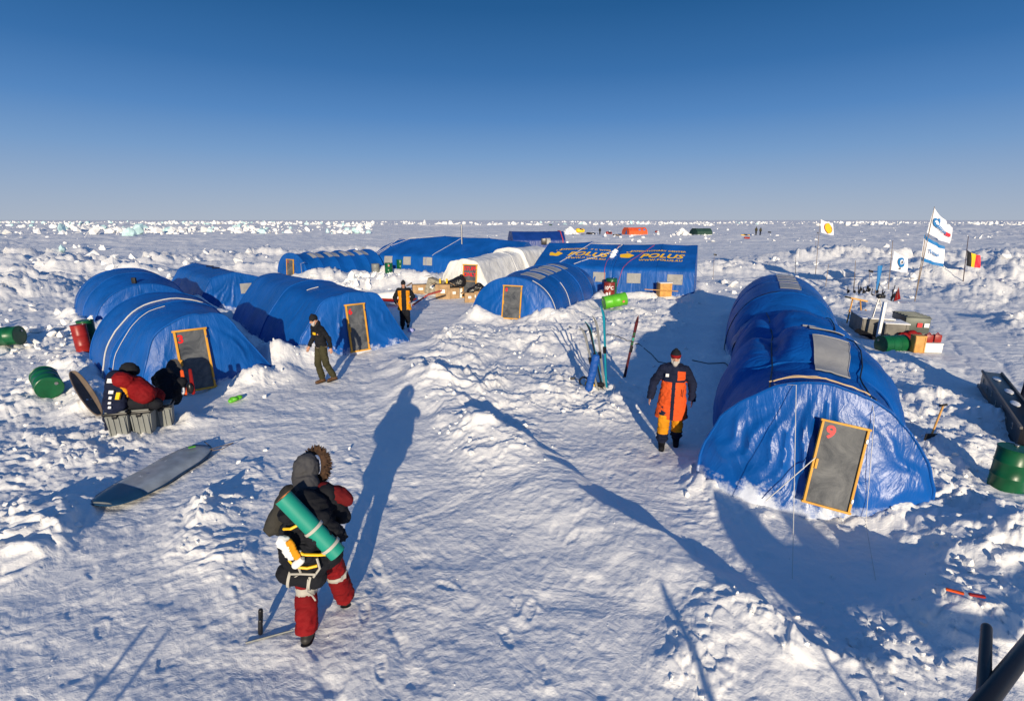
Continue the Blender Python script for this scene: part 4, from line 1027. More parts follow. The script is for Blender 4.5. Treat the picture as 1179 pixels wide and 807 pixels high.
# trekker with the loaded rucksack, seen from behind
g = on(374, 722); g.x += .0
J = joints(pelvis=(.02, .0, .93), chest=(.06, -.13, 1.23), neck=(.10, -.24, 1.42), head=(.12, -.34, 1.55), shL=(.27, -.19, 1.36), shR=(-.09, -.17, 1.37), elL=(.40, -.06, 1.10), wrL=(.30, -.30, .98), elR=(-.20, -.22, 1.10), wrR=(-.12, -.44, 1.05),
   hipL=(.11, 0, .90), hipR=(-.08, 0, .90), knL=(.13, .02, .49), anL=(.11, .18, .09), knR=(-.10, -.18, .50), anR=(-.14, -.30, .09))
pd = thing('person', 'trekker in red trousers and fur trimmed hood seen from behind, carrying a loaded rucksack', 'person', g, 'people in the camp'); place(pd, g, math.pi+.06, 1.02)
bm_, Lh, rot = body_mesh(J, Vector((-.55, -1, -.2))); bm_.build('body', pd, local=True); face_parts(pd, Lh, rot)
coat(J, M_GREYC, .74, (.215, .215, .205, .205), arm=(.098, .085, .066), recolor=lambda c, n: M_BLACK if c.x < .12 else M_OLIVEG).build('jacket', pd, local=True)
hd = MB(); hd.ell(Lh(0, .03, .02), (.118, .135, .150), M_GREYC, rot); hd.cap(Lh(0, .06, -.06), J['neck']+Vector((0, .03, .0)), .11, .12, M_GREYC)
ho = remesh(hd, .012, 4, None, .008, 9).build('hood', pd, local=True)
fu = MB(); pts = [Lh(.115*math.sin(q), -.105-.012*math.cos(2*q), .02+.135*math.cos(q)) for q in np.linspace(0, 2*math.pi, 25)]
fu.tube(pts, .036, M_FUR, 10)
for q in np.linspace(0, 2*math.pi, 190):
    p0 = Lh(.115*math.sin(q), -.10, .02+.135*math.cos(q)); d = rot @ Vector((math.sin(q)+random.gauss(0, .45), -.5+random.gauss(0, .7), math.cos(q)+random.gauss(0, .45))); d.normalize()
    fu.loft([p0, p0+d*.055, p0+d*.075], [.013, .009, .001], M_FUR, 5)
fu.build('fur_ruff', ho, local=True)
def rcl(c, n):
    for q in 'LR':
        k, a = J['kn'+q], J['an'+q]; d = a-k; t = (c-k).dot(d)/d.length_squared; pt = k+d*t
        if (c-pt).length < .13 and -.02 < t < .14: return M_STRAP
    return M_REDCLOTH
legs_mesh(J, M_REDCLOTH, (.118, .100, .100), recolor=rcl).build('trousers', pd, local=True)
boots(J, pd, M_BOOT, .14, dirs={'L': Vector((0, -1, -.1)), 'R': Vector((.05, -1, -.25))})
# rucksack, strapped on: a thing of its own
bp = thing('rucksack', 'bulky black rucksack with yellow webbing and a black roll strapped beneath, on the trekker\'s back', 'rucksack', g); place(bp, g, math.pi+.06, 1.02)
b = MB(); b.cap((.04, .14, .92), (.05, .02, 1.30), .225, .205, M_BLACK, 16, .68); b.cap((.22, .10, .92), (.22, .02, 1.12), .10, .09, M_BLACK, 12); b.cap((-.17, .10, .90), (-.16, .02, 1.08), .10, .09, M_BLACK, 12)
b.cap((-.10, .10, 1.28), (.18, .08, 1.32), .10, .10, M_BLACK, 12, .8); b.ell((.04, .25, .98), (.15, .08, .13), M_BLACK); b.ell((-.10, .22, 1.16), (.12, .08, .08), M_BLACK)
b.cap((-.20, .12, 1.18), (-.24, .0, 1.02), .07, .06, M_BLACK, 12)
remesh(b, .012, 3, None, .013, 8).build('pack', bp, local=True)
b = MB(); b.cap((-.03, .19, .72), (.22, .18, .77), .100, .100, M_BLACK, 16)
ro2_ = remesh(b, .012, 3, None, .008, 9).build('strapped_roll', bp, local=True)
for xx in (.0, .18): MB().loft([(xx-.012, .19, .72+xx*.2), (xx+.012, .19, .725+xx*.2)], [.112, .112], M_STRAP, 20).build('strap', ro2_, local=True)
MB().tube([(.0, .29, .78), (.02, .30, .66), (-.01, .26, .58), (-.03, .25, .52)], .008, M_STRAP).build('loose_strap', bp, local=True)
for pts in ([(.20, .20, 1.24), (.12, .25, 1.27), (.04, .22, 1.30)], [(.12, .31, 1.12), (.0, .33, 1.06), (-.12, .30, 1.03), (-.20, .25, 1.0)], [(.14, .31, 1.0), (.08, .345, .95), (-.02, .34, .93), (-.10, .31, .93)], [(.22, .22, 1.16), (.15, .28, 1.18)]):
    MB().tube(pts, .013, M_PRINT, 6).build('webbing', bp, local=True)
for pts in ([(.03, .32, 1.1), (.06, .345, .98), (.05, .31, .86), (.12, .27, .80)], [(-.10, .30, 1.0), (-.12, .31, .90), (-.05, .29, .80)], [(.15, .29, .84), (.05, .32, .86), (-.08, .31, .84)]):
    MB().tube(pts, .011, M_STRAP, 6).build('strap', bp, local=True)
# foam mat
mt = thing('sleeping_mat', 'rolled teal foam mat with orange inside, strapped across the rucksack', 'mat', g); place(mt, g, math.pi+.06, 1.02)
A = Vector((.17, .20, 1.56)); B = Vector((-.27, .24, 1.00)); d = (B-A).normalized(); s1 = d.cross(Vector((0, 1, 0))).normalized(); s2 = d.cross(s1)
b = MB(); n = 90; ring = []
for k in range(n+1):
    q = 2*math.pi*3.3*k/n; r_ = .034+.052*k/n; ring.append(s1*(r_*math.cos(q))+s2*(r_*math.sin(q)))
def spiral(off, m_, a=A, c=B):
    P = np.array([[a+(c-a)*t+v*(1+off/max(v.length, .01)) for v in ring] for t in np.linspace(0, 1, 12)]); b.grid(P, m_)
spiral(.004, M_TEAL); spiral(-.004, M_FOAMO)
for a_, sgn in ((A, 1), (B, -1)):
    P = np.array([[a_+v*(1+o/max(v.length, .01)) for v in ring] for o in (.004, -.004)]); b.grid(P, M_FOAMO)
b.build('foam_sheet', mt, local=True)
for t in (.55, .86): c = A.lerp(B, t); MB().loft([c-d*.014, c+d*.014], [.094, .094], M_STRAP, 20).build('strap', mt, local=True)
# things hung on the rucksack
b = MB(); b.cap((.17, .32, 1.19), (.10, .335, 1.07), .062, .050, M_WHITEP, 14, .7); b.cap((.10, .35, 1.20), (.05, .355, 1.06), .030, .028, M_YELLOW, 10, .7)
o = remesh(b, .009, 2, None, .008, 14).build('pouch', None, origin=(0, 0, 0), local=True); place(o, g, math.pi+.06, 1.02); tag(o, 'white and orange pouch clipped to the middle of the black rucksack', 'pouch')
b = MB(); b.cap((.07, .35, .975), (.02, .355, 1.02), .036, .034, M_WHITEP, 14); b.cap((.02, .355, 1.02), (.0, .357, 1.045), .018, .018, M_GREYP, 12)
o = b.build('bottle', None, origin=(0, 0, 0), local=True); place(o, g, math.pi+.06, 1.02); tag(o, 'white bottle lashed low on the black rucksack', 'bottle')
b = MB(); b.cap((-.06, -.20, 1.40), (-.27, -.18, 1.30), .075, .065, M_DKRED, 14); b.ell((-.17, -.20, 1.35), (.13, .08, .085), M_DKRED, Matrix.Rotation(-.35, 3, 'Y'))
o = remesh(b, .011, 3, None, .008, 9).build('stuff_sack', None, origin=(0, 0, 0), local=True); place(o, g, math.pi+.06, 1.02); tag(o, 'dark red stuff sack at the trekker\'s right shoulder', 'sack')

# far figures
def far_person(px, py, h, label, m, m2, group=None):
    p = at(px, py); J = joints(); b = MB(); b.cap(J['pelvis'], J['chest'], .20, .22, m, 10, .75); b.ell(J['head'], (.10, .11, .13), m2, None, 8); b.cap(J['neck'], J['head'], .08, .08, m, 8)
    for q in 'LR': b.cap(J['sh'+q], J['el'+q], .08, .07, m, 8); b.cap(J['el'+q], J['wr'+q], .07, .05, m, 8); b.cap(J['hip'+q], J['kn'+q], .11, .09, m2, 8); b.cap(J['kn'+q], J['an'+q], .09, .07, m2, 8); b.cap(J['an'+q], J['an'+q]+Vector((0, -.15, -.03)), .06, .05, m2, 8)
    b.cap(J['shL'], J['shR'], .08, .08, m, 8)
    o = remesh(b, .035, 2).build('person', None, origin=(0, 0, 0), local=True); place(o, (p.x, p.y, gz(p.x, p.y)-.02), .3, h/1.78); tag(o, label, 'person', group); return o
far_person(690.5, 270.5, 1.9, 'far figure in black standing beside the sledges left of the orange tent', M_BLACK, M_BLACK)
far_person(870, 271.5, 2.2, 'left figure of the distant pair on the open ice', M_OLIVE, M_BLACK)
far_person(875, 271.5, 2.1, 'right figure of the distant pair on the open ice', M_OLIVE, M_NAVY)
e = on(1180, 468); J = joints(); far = far_person(1180, 468, 1.8, 'person in dark blue clothing cut off by the right edge', M_NAVY, M_NAVY); far.location = e

# ---------------------------------------------------------------- drums
def drum(c, m, label, axis=(0, 0, 1), r=.29, h=.86, writing=None, top=None, group='oil drums about the camp', open_=False, spot=False, name='oil_drum'):
    c = Vector(c); a = Vector(axis).normalized(); root = thing(name, label, 'drum', c, group)
    pts = []; rr = []
    for t, q in ((0, .985), (.01, 1.03), (.03, 1.03), (.04, .985), (.30, .985), (.315, 1.02), (.335, 1.02), (.35, .985), (.64, .985), (.655, 1.02), (.675, 1.02), (.69, .985), (.96, .985), (.97, 1.03), (.99, 1.03), (1, .985)):
        pts.append(c+a*(h*t)); rr.append(r*q)
    b = MB(); b.loft(pts, rr, m, 32, cap=False); b.build('shell', root)
    for k, e_ in enumerate((c+a*.015*h, c+a*.985*h)):
        l = MB(); l.loft([e_-a*.006, e_+a*.006], [r*.985]*2, top or m, 32); lid = l.build('end_plate', root)
        u = a.orthogonal().normalized(); sg = -1 if k == 0 else 1
        MB().loft([e_+u*r*.6+a*.005*sg, e_+u*r*.6+a*.022*sg], [.035]*2, M_METAL, 12).build('bung', lid)
    if spot:
        d = Vector((.25, -.9, -.15)); d = (d-a*d.dot(a)).normalized(); q = c+a*h*.80+d*r*1.0; MB().loft([q, q+d*.008], [.055]*2, M_REDPR, 16).build('red_mark', root); s_ = a; MB().box(q+d*.010, (.06, .006, .02), M_WHITEP, Matrix((s_, d, s_.cross(d))).transposed()).build('white_bar', root)
    if writing:
        for txt, zf, sz, ang0 in writing:
            vs, fs = text2d(txt, sz, True); k = MB()
            k.add([c+Vector((r*1.025*math.sin(x_/r+ang0), -r*1.025*math.cos(x_/r+ang0), h*zf+y_)) for x_, y_ in vs], fs, M_WHITEP); k.build('lettering', root)
    return root
p = on(-2, 402); drum(p+Vector((-.2, 0, .27)), M_GREENP, 'green drum lying at the left edge of the camp', (1, .15, .05))
p = on(55, 458); drum(p+Vector((-.50, .55, .36)), M_GREENP, 'green drum half sunk in the snow bank left of the luggage', (.72, -.66, -.16), r=.25, h=.74)
p = on(98, 404); drum(p+Vector((.03, -.05, -.05)), M_REDP, 'red drum standing against the left side of the door 3 tent', (-.05, 0, 1), r=.20, h=.90)
drum(p+Vector((-.14, .40, -.02)), M_GREENP, 'green drum tucked behind the red drum', (-.03, 0, 1), r=.22, h=.92)
p = at(448, 318); drum((p.x, p.y, .1), M_GREENP, 'left green drum by the long tent, with red mark on its side', (.02, 0, 1), writing=None, spot=True)
p = at(461, 316); drum((p.x, p.y+.2, .25), M_GREENP, 'right green drum by the long tent, standing slightly higher')
p = at(433, 318); drum((p.x, p.y, .05), M_GREYP, 'grey drum beside the pair of green drums at the long tent')
p = on(702, 343); drum(p+Vector((0, .25, .0)), M_MAROON, 'maroon drum with white painted writing standing at the print tent', (0, 0, 1), h=.82, writing=[('10°C', .66, .24, -.25), ('81', .25, .28, -.3)])
drum(p+Vector((.20, .75, .1)), M_GREENP, 'green drum standing behind the maroon drum')
p = on(695, 357); drum(p+Vector((-.02, -.05, .32)), M_LIME, 'bright green drum lying in front of the maroon drum', (.97, .15, .17), spot=True, h=1.02)
p = on(1012, 404); drum(p+Vector((.02, .0, .20)), M_GREENP, 'green drum lying among the crates right of the big tents', (.93, .05, .02), h=.74)
p = on(1157, 560); drum(p+Vector((.05, .05, -.05)), M_GREENP, 'dark green drum standing at the end of the black sledge box', (.05, 0, 1), h=.66, r=.215)

# ---------------------------------------------------------------- luggage pile in front of door 3
def ribbed_box(c, w, d, h, rz, label):
    c = Vector(c); root = thing('storage_box', label, 'box', c, 'grey ribbed storage boxes')
    Rm = Matrix.Rotation(rz, 3, 'Z'); b = MB()
    b.loft([c+Vector((0, 0, 0)), c+Vector((0, 0, h*.86))], [1, 1], M_GREYP, 4) if False else None
    vs = []; 
    bm = bmesh.new(); bmesh.ops.create_cube(bm, size=1)
    for v in bm.verts: k = .80 if v.co.z < 0 else 1; v.co = Vector((v.co.x*w*k, v.co.y*d*k, (v.co.z+.5)*h*.88))
    bmesh.ops.bevel(bm, geom=bm.edges[:], offset=.02, segments=2, affect='EDGES'); bm.verts.index_update()
    b.add([Rm @ v.co+c for v in bm.verts], [[v.index for v in f.verts] for f in bm.faces], M_GREYP); bm.free()
    for k in range(4):
        xx = (-.36+.24*k)*w; b.box(c+Rm @ Vector((xx, -d*.46, h*.42)), (.022, .035, h*.8), M_GREYP, Rm @ Matrix.Rotation(.09, 3, 'X'), .005)
    b.build('bin', root)
    l = MB(); l.box(c+Vector((0, 0, h*.93)), (w*1.12, d*1.12, h*.10), M_BLKP, Rm, .015); l.box(c+Vector((0, 0, h*.995)), (w*.9, d*.9, h*.06), M_GREYP, Rm, .01); ld = l.build('lid', root)
    MB().box(c+Rm @ Vector((0, -d*.585, h*.84)), (w*.22, .025, h*.12), M_BLKP, Rm, .005).build('latch', root)
    return root
A1 = on(134, 503); A2 = on(158, 500); A3 = on(179, 492)
ribbed_box(A1+Vector((-.03, .2, -.03)), .36, .34, .50, .28, 'left one of the three grey ribbed boxes, under the dark holdall')
ribbed_box(A2+Vector((.02, .2, -.05)), .36, .34, .50, .30, 'middle one of the three grey ribbed boxes')
ribbed_box(A3+Vector((.06, .2, -.05)), .35, .34, .48, .42, 'right one of the three grey ribbed boxes, nearest to door 3')
def bag(name, prims, m, label, cat, vox=.016, group=None, extra=None, rec=None):
    b = MB()
    for q in prims:
        if q[0] == 'c': b.cap(q[1], q[2], q[3], q[4], m, 14, q[5] if len(q) > 5 else 1)
        else: b.ell(q[1], q[2], m, q[3] if len(q) > 3 else None)
    c = Vector(prims[0][1]); o = remesh(b, vox, 4, rec, min(.6*vox, .014), 7).build(name, None, origin=c); tag(o, label, cat, group); return o
z0 = A1.z
o = bag('holdall', [('c', A1+Vector((-.05, .12, .58)), A1+Vector((-.12, .38, 1.02)), .17, .155, .8), ('c', A1+Vector((.05, .14, .58)), A1+Vector((-.02, .40, 1.0)), .13, .13, .8)], M_NAVY, 'dark blue holdall with white patches standing on the left grey box', 'holdall')
for dx, dz, w_, h_ in ((-.02, .84, .085, .06), (-.01, .75, .05, .05), (.0, .67, .05, .04), (.02, .60, .05, .04), (-.06, 1.02, .16, .08)):
    MB().box(A1+Vector((dx, -.075+(dz-.55)*.62, dz)), (w_, .02, h_), M_WHITEP, Matrix.Rotation(-.55, 3, 'X')).build('white_patch', o)
MB().box(A1+Vector((.10, -.01+(.76-.55)*.5, .77)), (.07, .03, .13), M_PRINT, Matrix.Rotation(-.55, 3, 'X')).build('yellow_patch', o)
bag('stuff_sack', [('c', A1+Vector((.05, .33, 1.0)), A3+Vector((.05, .08, .62)), .17, .16, .9), ('c', A2+Vector((-.1, .26, .86)), A2+Vector((.15, .16, .74)), .21, .20, .85)], M_REDCLOTH, 'long red stuff sack lying across the grey boxes', 'sack')
bag('duffel_bag', [('c', A2+Vector((-.10, .14, .58)), A2+Vector((.12, .16, .58)), .15, .14), ('e', A2+Vector((.2, .24, .52)), (.2, .14, .12))], M_BLACK, 'black duffel bag squeezed between the grey boxes and the red sack', 'bag')
bag('backpack', [('c', A1+Vector((-.32, .55, .40)), A1+Vector((-.22, .62, .95)), .17, .14), ('e', A1+Vector((-.08, .72, 1.08)), (.18, .14, .15))], M_BLACK, 'black backpack behind the dark blue holdall', 'backpack')
b = MB(); 
c = A2+Vector((-.19, .08, .78)); ring_ = [c+Vector((.085*math.cos(q), -.02, .12*math.sin(q))) for q in np.linspace(0, 2*math.pi, 17)]; b.tube(ring_, .045, M_YELLOW, 10); o = b.build('rope_coil', None, origin=c); tag(o, 'orange coil hanging at the end of the red sack', 'coil')
bag('jacket', [('c', A3+Vector((.0, .55, .40)), A3+Vector((-.28, .90, .75)), .13, .20, .8), ('c', A3+Vector((.05, .62, .38)), A3+Vector((.18, .72, .70)), .10, .10), ('e', A3+Vector((-.30, .95, .66)), (.30, .16, .20))], M_BLACK, 'crumpled black jacket thrown over skis behind the red sack', 'jacket')
for k, (dx, dy) in enumerate(((0, 0), (.12, .08))):
    b = MB(); q = A3+Vector((.22+dx, .70+dy, .45)); b.cap(q, q+Vector((-.06, .1, .45)), .045, .035, M_ORANGE if k == 0 else M_REDCLOTH, 10, .5); b.ell(q+Vector((-.03, -.03, .1)), (.06, .05, .12), M_BLKP if k else M_WHITEP); o = b.build('ski_boot', None, origin=q); tag(o, ('bright orange strap boot standing upright right of the red sack', 'black and red boot beside the orange strapped boot')[k], 'boot')
# brown open pulk at the left of the pile
def pulk(name, A, B, w, dep, m, m2, label, up=Vector((0, 0, 1)), tip=.0, flip=False, waist=.0, fillm=None, group=None, ex=.33):
    A = Vector(A); B = Vector(B); d = (B-A).normalized(); s_ = d.cross(up).normalized(); u = s_.cross(d); Ln = (B-A).length; N = 26; K = 13; P = []
    for i in range(N+1):
        t = i/N; wt = w/2*(max(.02, math.sin(math.pi*t))**ex)*(1-waist*math.exp(-((t-.55)/.16)**2)); dp = dep*(math.sin(math.pi*t)**.4 if 0 < t < 1 else 0)+.004; row = []
        for k in range(K):
            q = (k/(K-1)-.5)*2; zz = -dp*(1-abs(q)**4); row.append(A+d*(Ln*t)+s_*(wt*q)+u*((-zz if flip else zz)+tip*(abs(t-.5)*2)**3))
        P.append(row)
    P = np.array(P); b = MB(); b.grid(P, m); P2 = P-np.array(u)[None, None]*(.012 if flip else -.012); b.grid(P2, m2, flip=True)
    root = thing(name, label, 'sledge', A, group); b.build('hull', root)
    rim = [Vector(p) for p in P[:, 0]]+[Vector(p) for p in P[::-1, -1]]; MB().tube(rim+[rim[0]], .014, m2, 6).build('rim', root); return root, A, d, s_, u
a0 = on(118, 482, .10); a1 = on(86, 452, .42); rt_, *_ = pulk('pulk_sledge', a0+Vector((0, -.05, 0)), a1+Vector((.05, 0, .1)), .26, .12, M_TAN, M_TAN, 'narrow brown open pulk sledge leaning left of the luggage pile', up=Vector((.45, -.35, .82)))
a0 = A3+Vector((-.55, 1.0, .35)); rt_, *_ = pulk('pulk_sledge', A3+Vector((-.05, .75, .2)), A3+Vector((-.35, 1.35, 1.0)), .34, .10, M_GREYC, M_GREYC, 'dark pulk sledge propped upright behind the red sack', up=Vector((.3, -.9, .3)))
bag('canvas_cover', [('c', A1+Vector((-.30, .22, .08)), A1+Vector((-.36, .40, .40)), .07, .08, .7), ('e', A1+Vector((-.34, .3, .25)), (.08, .08, .12))], M_NAVY, 'navy cloth bundle between the brown pulk and the left grey box', 'cloth')
# grey upturned pulk on the open snow
a0 = on(116, 584, .05); a1 = on(234, 519, .06)
rt_, A, d, s_, u = pulk('pulk_sledge', a0, a1, .80, .09, mat('grey pulk hull', (.33, .36, .37), .35, var=.25, vscale=5, bump=.1, bscale=30), mat('dark blue pulk edge', (.01, .045, .10), .35), 'grey upturned pulk sledge with dark blue nose lying on open snow', flip=True, waist=.10, tip=.04, ex=.25)
Ln = (a1-a0).length
b = MB(); 
for i in range(9):
    pass
nose = []
N = 10; P = []
for i in range(N+1):
    t = .012+.22*i/N; wt = .80/2*(max(.02, math.sin(math.pi*t))**.25)*(1-.10*math.exp(-((t-.55)/.16)**2)); row = []
    for k in range(13):
        q = (k/12-.5)*2; dp = .09*(math.sin(math.pi*t)**.4)+.004; tt = t-(.05*q if i == N else 0); row.append(A+d*(Ln*tt)+s_*(wt*q*.985)+u*(dp*(1-abs(q*.985)**4)+.006+.04*(abs(t-.5)*2)**3))
    P.append(row)
MB().grid(np.array(P), MATS['dark blue pulk edge']).build('nose_cover', rt_)
c = A+d*(Ln*.88)+u*.125; MB().box(c, (.11, .07, .006), M_LIME, Matrix.Rotation(.6, 3, 'Z')).build('green_sticker', rt_)
for t, q in ((.34, .1), (.60, -.05)):
    c = A+d*(Ln*t)+s_*(.2*q)+u*.13; vs, fs = text2d('k' if t < .5 else '~', .12); MB().add([c+d*x_+s_*y_+u*.002 for x_, y_ in vs], fs, M_WHITEP).build('scuff_marks', rt_)
c = a1; rp_ = [c+Vector((-.05, .15, .05)), c+Vector((.12, .02, .03)), c+Vector((.28, -.18, .03)), c+Vector((.42, -.14, .04)), c+Vector((.5, .1, .05)), c+Vector((.30, -.10, .05)), c+Vector((.1, -.28, .03)), c+Vector((-.12, -.25, .08))]
MB().tube(rp_, .008, M_TAN, 5).build('tow_rope', rt_)
# green cloth on the bank
bag('bag', [('c', on(266, 464, .05), on(276, 461, .08), .06, .07, .7), ('e', on(270, 463, .08), (.10, .06, .05))], M_LIME, 'crumpled bright green bag on the bank right of door 3', 'bag', .012)

# ---------------------------------------------------------------- skis and poles
def ski(base, top, m, m2, label, w=.085, curl=.12, group='skis stuck upright in the snow', face=None, cat='ski'):
    base = Vector(base); top = Vector(top); d = (top-base).normalized(); L = (top-base).length; f = Vector(face or (0, -1, 0)); f = (f-d*f.dot(d)).normalized(); s_ = d.cross(f)
    root = thing('ski', label, cat, base, group); b = MB(); prev = None; vs = []; fs = []; N = 22
    for i in range(N+1):
        t = i/N; ww = w*(1-.25*math.sin(math.pi*min(1, t/.9)))*(1 if t < .88 else max(.12, 1-((t-.88)/.12)**2)); off = curl*max(0, (t-.82)/.18)**2; th = .012
        c = base-d*.15+d*((L+.15)*t)+f*off
        for a_, b_ in ((-1, -1), (1, -1), (1, 1), (-1, 1)): vs.append(c+s_*(a_*ww/2)+f*(b_*th/2))
    for i in range(N):
        for k in range(4): k2 = (k+1) % 4; fs.append([i*4+k, i*4+k2, (i+1)*4+k2, (i+1)*4+k])
    fs += [[3, 2, 1, 0], [N*4, N*4+1, N*4+2, N*4+3]]
    mids = [m if (q % 4 != 1 and q % 4 != 3) else m2 for q in range(len(fs))]
    b.v = [tuple(v) for v in vs]
    for q, f_ in zip(fs, mids): b.f.append(q); b.m.append(b.mi(f_)); b.sm.append(False)
    b.build('blade', root)
    c = base+d*L*.46; R3 = Matrix((s_, f, d)).transposed(); MB().box(c+f*.025, (w*.8, .04, .16), M_BLKP, R3, .006).build('binding', root)
    return root
def topat(base, px, py):
    """a point above base at the height that shows there"""
    x = (px-589.5)/FPX; y = -(py-403.5)/FPX; dy = math.cos(PITCH)+y*math.sin(PITCH); dz = -math.sin(PITCH)+y*math.cos(PITCH); t = base.y/dy
    return Vector((x*t, base.y, H+dz*t))
for bx, by, tx, ty, m_, m2_, lb in ((688, 448, 671, 374, M_SKIG, M_SKIB, 'grey topped ski leaning furthest left, behind the blue bag'), (693, 446, 677, 368, M_SKIB, M_SKIT, 'dark ski with turquoise edge, second in the fan of skis'), (696, 448, 686, 362, M_SKIG, M_SKIG, 'pale grey ski, third in the fan of skis'), (698, 448, 695, 350, M_SKIT, M_SKIB, 'upright turquoise ski, right end of the fan')):
    b0 = on(bx, by); ski(b0, topat(b0, tx, ty), m_, m2_, lb, face=(-.75, -.65, 0), w=.078)
b0 = on(719, 434); tp_ = topat(b0, 735, 363); sk = ski(b0, tp_, mat('patterned ski top', (.07, .012, .016), .35, var=.6, vscale=9), M_SKIB, 'single ski with dark red and green top, standing apart', w=.085, curl=0, face=(.2, -1, 0))
for k, t in enumerate((.55, .62, .70)): c = b0.lerp(tp_, t)+Vector((.0, -.012, 0)); MB().box(c, (.05, .008, .09), M_TEAL if k % 2 else M_GREENP, Matrix.Rotation(.2, 3, 'Y')).build('green_print', sk)
b0 = on(678, 447); o = bag('ski_bag', [('c', b0+Vector((0, 0, .1)), topat(b0, 686, 412), .085, .09, .8)], mat('bright blue nylon', (.005, .07, .32), .6, bump=.4, bscale=14), 'narrow blue bag standing upright before the fan of skis', 'bag')
b = MB(); c = on(672, 443, .05); b.tube([c+Vector((.10*math.cos(q), .03*math.sin(q), .10*math.sin(q)+.06)) for q in np.linspace(0, 6.28, 14)], .022, M_BLKP, 8); b.cap(c+Vector((.1, -.05, .02)), c+Vector((.42, -.14, .02)), .05, .06, M_BLACK); b.cap(c+Vector((.35, -.1, .0)), c+Vector((.42, -.3, -.02)), .02, .012, M_BLKP, 8); o = b.build('harness', None, origin=c); tag(o, 'black harness with buckles heaped at the foot of the blue bag', 'harness')
MB().box(c+Vector((.06, -.04, .06)), (.035, .02, .12), M_PRINT, Matrix.Rotation(.5, 3, 'Y')).build('buckle', o); MB().box(c+Vector((.22, -.16, .02)), (.05, .03, .05), M_PRINT).build('buckle', o)
c = on(657, 437, .02); b = MB(); b.cap(c, c+Vector((.09, .0, .01)), .03, .03, M_BLKP, 8); b.tube([c+Vector((.1, 0, 0)), on(668, 439, .03)], .008, M_BLKP); o = b.build('pole_grip', None, origin=c); tag(o, 'black pole grip lying left of the harness', 'grip')
# poles by the trekker
c = on(301, 722, .03); b = MB(); b.cap(c+Vector((0, 0, .03)), c+Vector((.015, .0, .17)), .022, .024, M_BLKP, 10); b.cap(c+Vector((.04, -.10, .0)), c+Vector((.05, -.09, .13)), .024, .022, M_BLKP, 10); o = b.build('pole_grips', None, origin=c); tag(o, 'pair of small black pole grips sticking from the snow left of the trekker', 'grips')
a0 = on(283, 741, .012); a1 = on(338, 727, .02); o = MB().tube([a0, a1], .009, M_GREYP).build('ski_pole', None, origin=a0); tag(o, 'thin grey ski pole half buried beside the pole grips', 'ski pole')

# guy lines and cables on the snow
def laid(pp, r, m, name, label, cat, dz=.012, sag=True):
    P = []
    for (a, b_), (c, d_) in zip(pp[:-1], pp[1:]):
        for k in range(7): t = k/7; P.append(on(a+(c-a)*t, b_+(d_-b_)*t, dz))
    P.append(on(*pp[-1], dz)); o = MB().tube(P, r, m, 5).build(name, None, origin=P[0]); tag(o, label, cat); return o
laid([(652, 378), (690, 384), (712, 388), (735, 396), (750, 408), (758, 417), (775, 420)], .012, M_CABLE, 'cable', 'thin black cable looping over the snow past the skis', 'cable')
laid([(797, 415), (815, 419), (835, 418), (850, 414)], .012, M_CABLE, 'cable', 'black cable end running into the big tent\'s shadowed side', 'cable')

# ---------------------------------------------------------------- crates and clutter
def crate(c, size, m, label, rz=0, group=None, slats=3, lid=None, name='crate', cat='crate'):
    c = Vector(c); root = thing(name, label, cat, c, group); w, d, h = size; Rm = Matrix.Rotation(rz, 3, 'Z')
    MB().box(c+Vector((0, 0, h*.5)), (w, d, h), m, Rm, .008).build('box', root)
    for k in range(2 if slats else 0):
        MB().box(c+Rm @ Vector(((k*2-1)*w*.42, -d/2-.008, h*.5)), (w*.10, .016, h*.98), m, Rm, .003).build('batten', root)
    MB().box(c+Vector((0, 0, h+.012)), (w*1.05, d*1.05, .03), lid or m, Rm, .005).build('lid', root); return root
p = Vector((7.72, 26.40, gz(7.72, 26.4))); crate(p+Vector((0, 0, -.05)), (.62, .5, .66), M_PLY, 'plywood crate with snow on its lid at the wall of the print tent', .1, lid=M_SNOW)
o = MB().box(p+Vector((-.25, -.34, .28)), (1.7, .12, .035), M_PLY, Matrix.Rotation(.06, 3, 'Y') @ Matrix.Rotation(.03, 3, 'Z'), .004).build('plank', None, origin=p); tag(o, 'long plank resting against the plywood crate', 'plank')
# cardboard heap by the white tent
def carton(px, py, w, d, h, rz, label, tilt=0, m=None, name='cardboard_box', dz=0, dy=0):
    p = on(px, py, dz)+Vector((0, dy, 0)); root = thing(name, label, 'carton', p, 'cartons heaped before the white tent'); Rm = Matrix.Rotation(rz, 3, 'Z') @ Matrix.Rotation(tilt, 3, 'Y')
    MB().box(p+Rm @ Vector((0, 0, h/2)), (w, d, h), m or M_CARD, Rm, .01).build('carton', root)
    for k in (-1, 1): MB().box(p+Rm @ Vector((k*w*.68, 0, h*1.02)), (w*.42, d*.95, .015), m or M_CARD, Rm @ Matrix.Rotation(k*.5, 3, 'Y'), .002).build('flap', root)
    MB().box(p+Rm @ Vector((0, -d/2-.004, h*.55)), (w*.3, .008, h*.25), M_WHITEP, Rm).build('paper_label', root)
carton(484, 338, .85, .5, .5, .3, 'wide low brown carton at the left end of the heap')
carton(497, 338, .70, .55, .85, -.3, 'tall crushed greyish carton leaning in the heap', .35, mat('frosted cardboard', (.28, .25, .19), .8, var=.4, vscale=8))
carton(510, 338, .75, .5, .75, .1, 'upright brown carton in the middle of the heap')
carton(521, 343, .6, .5, .55, .5, 'brown carton under the left black rubbish bag')
carton(541, 347, .50, .4, .48, .15, 'small brown carton before the lettered door', dy=-.2)
carton(548, 347, .42, .4, .55, -.2, 'second small carton right beside the lettered door', dy=-.1)
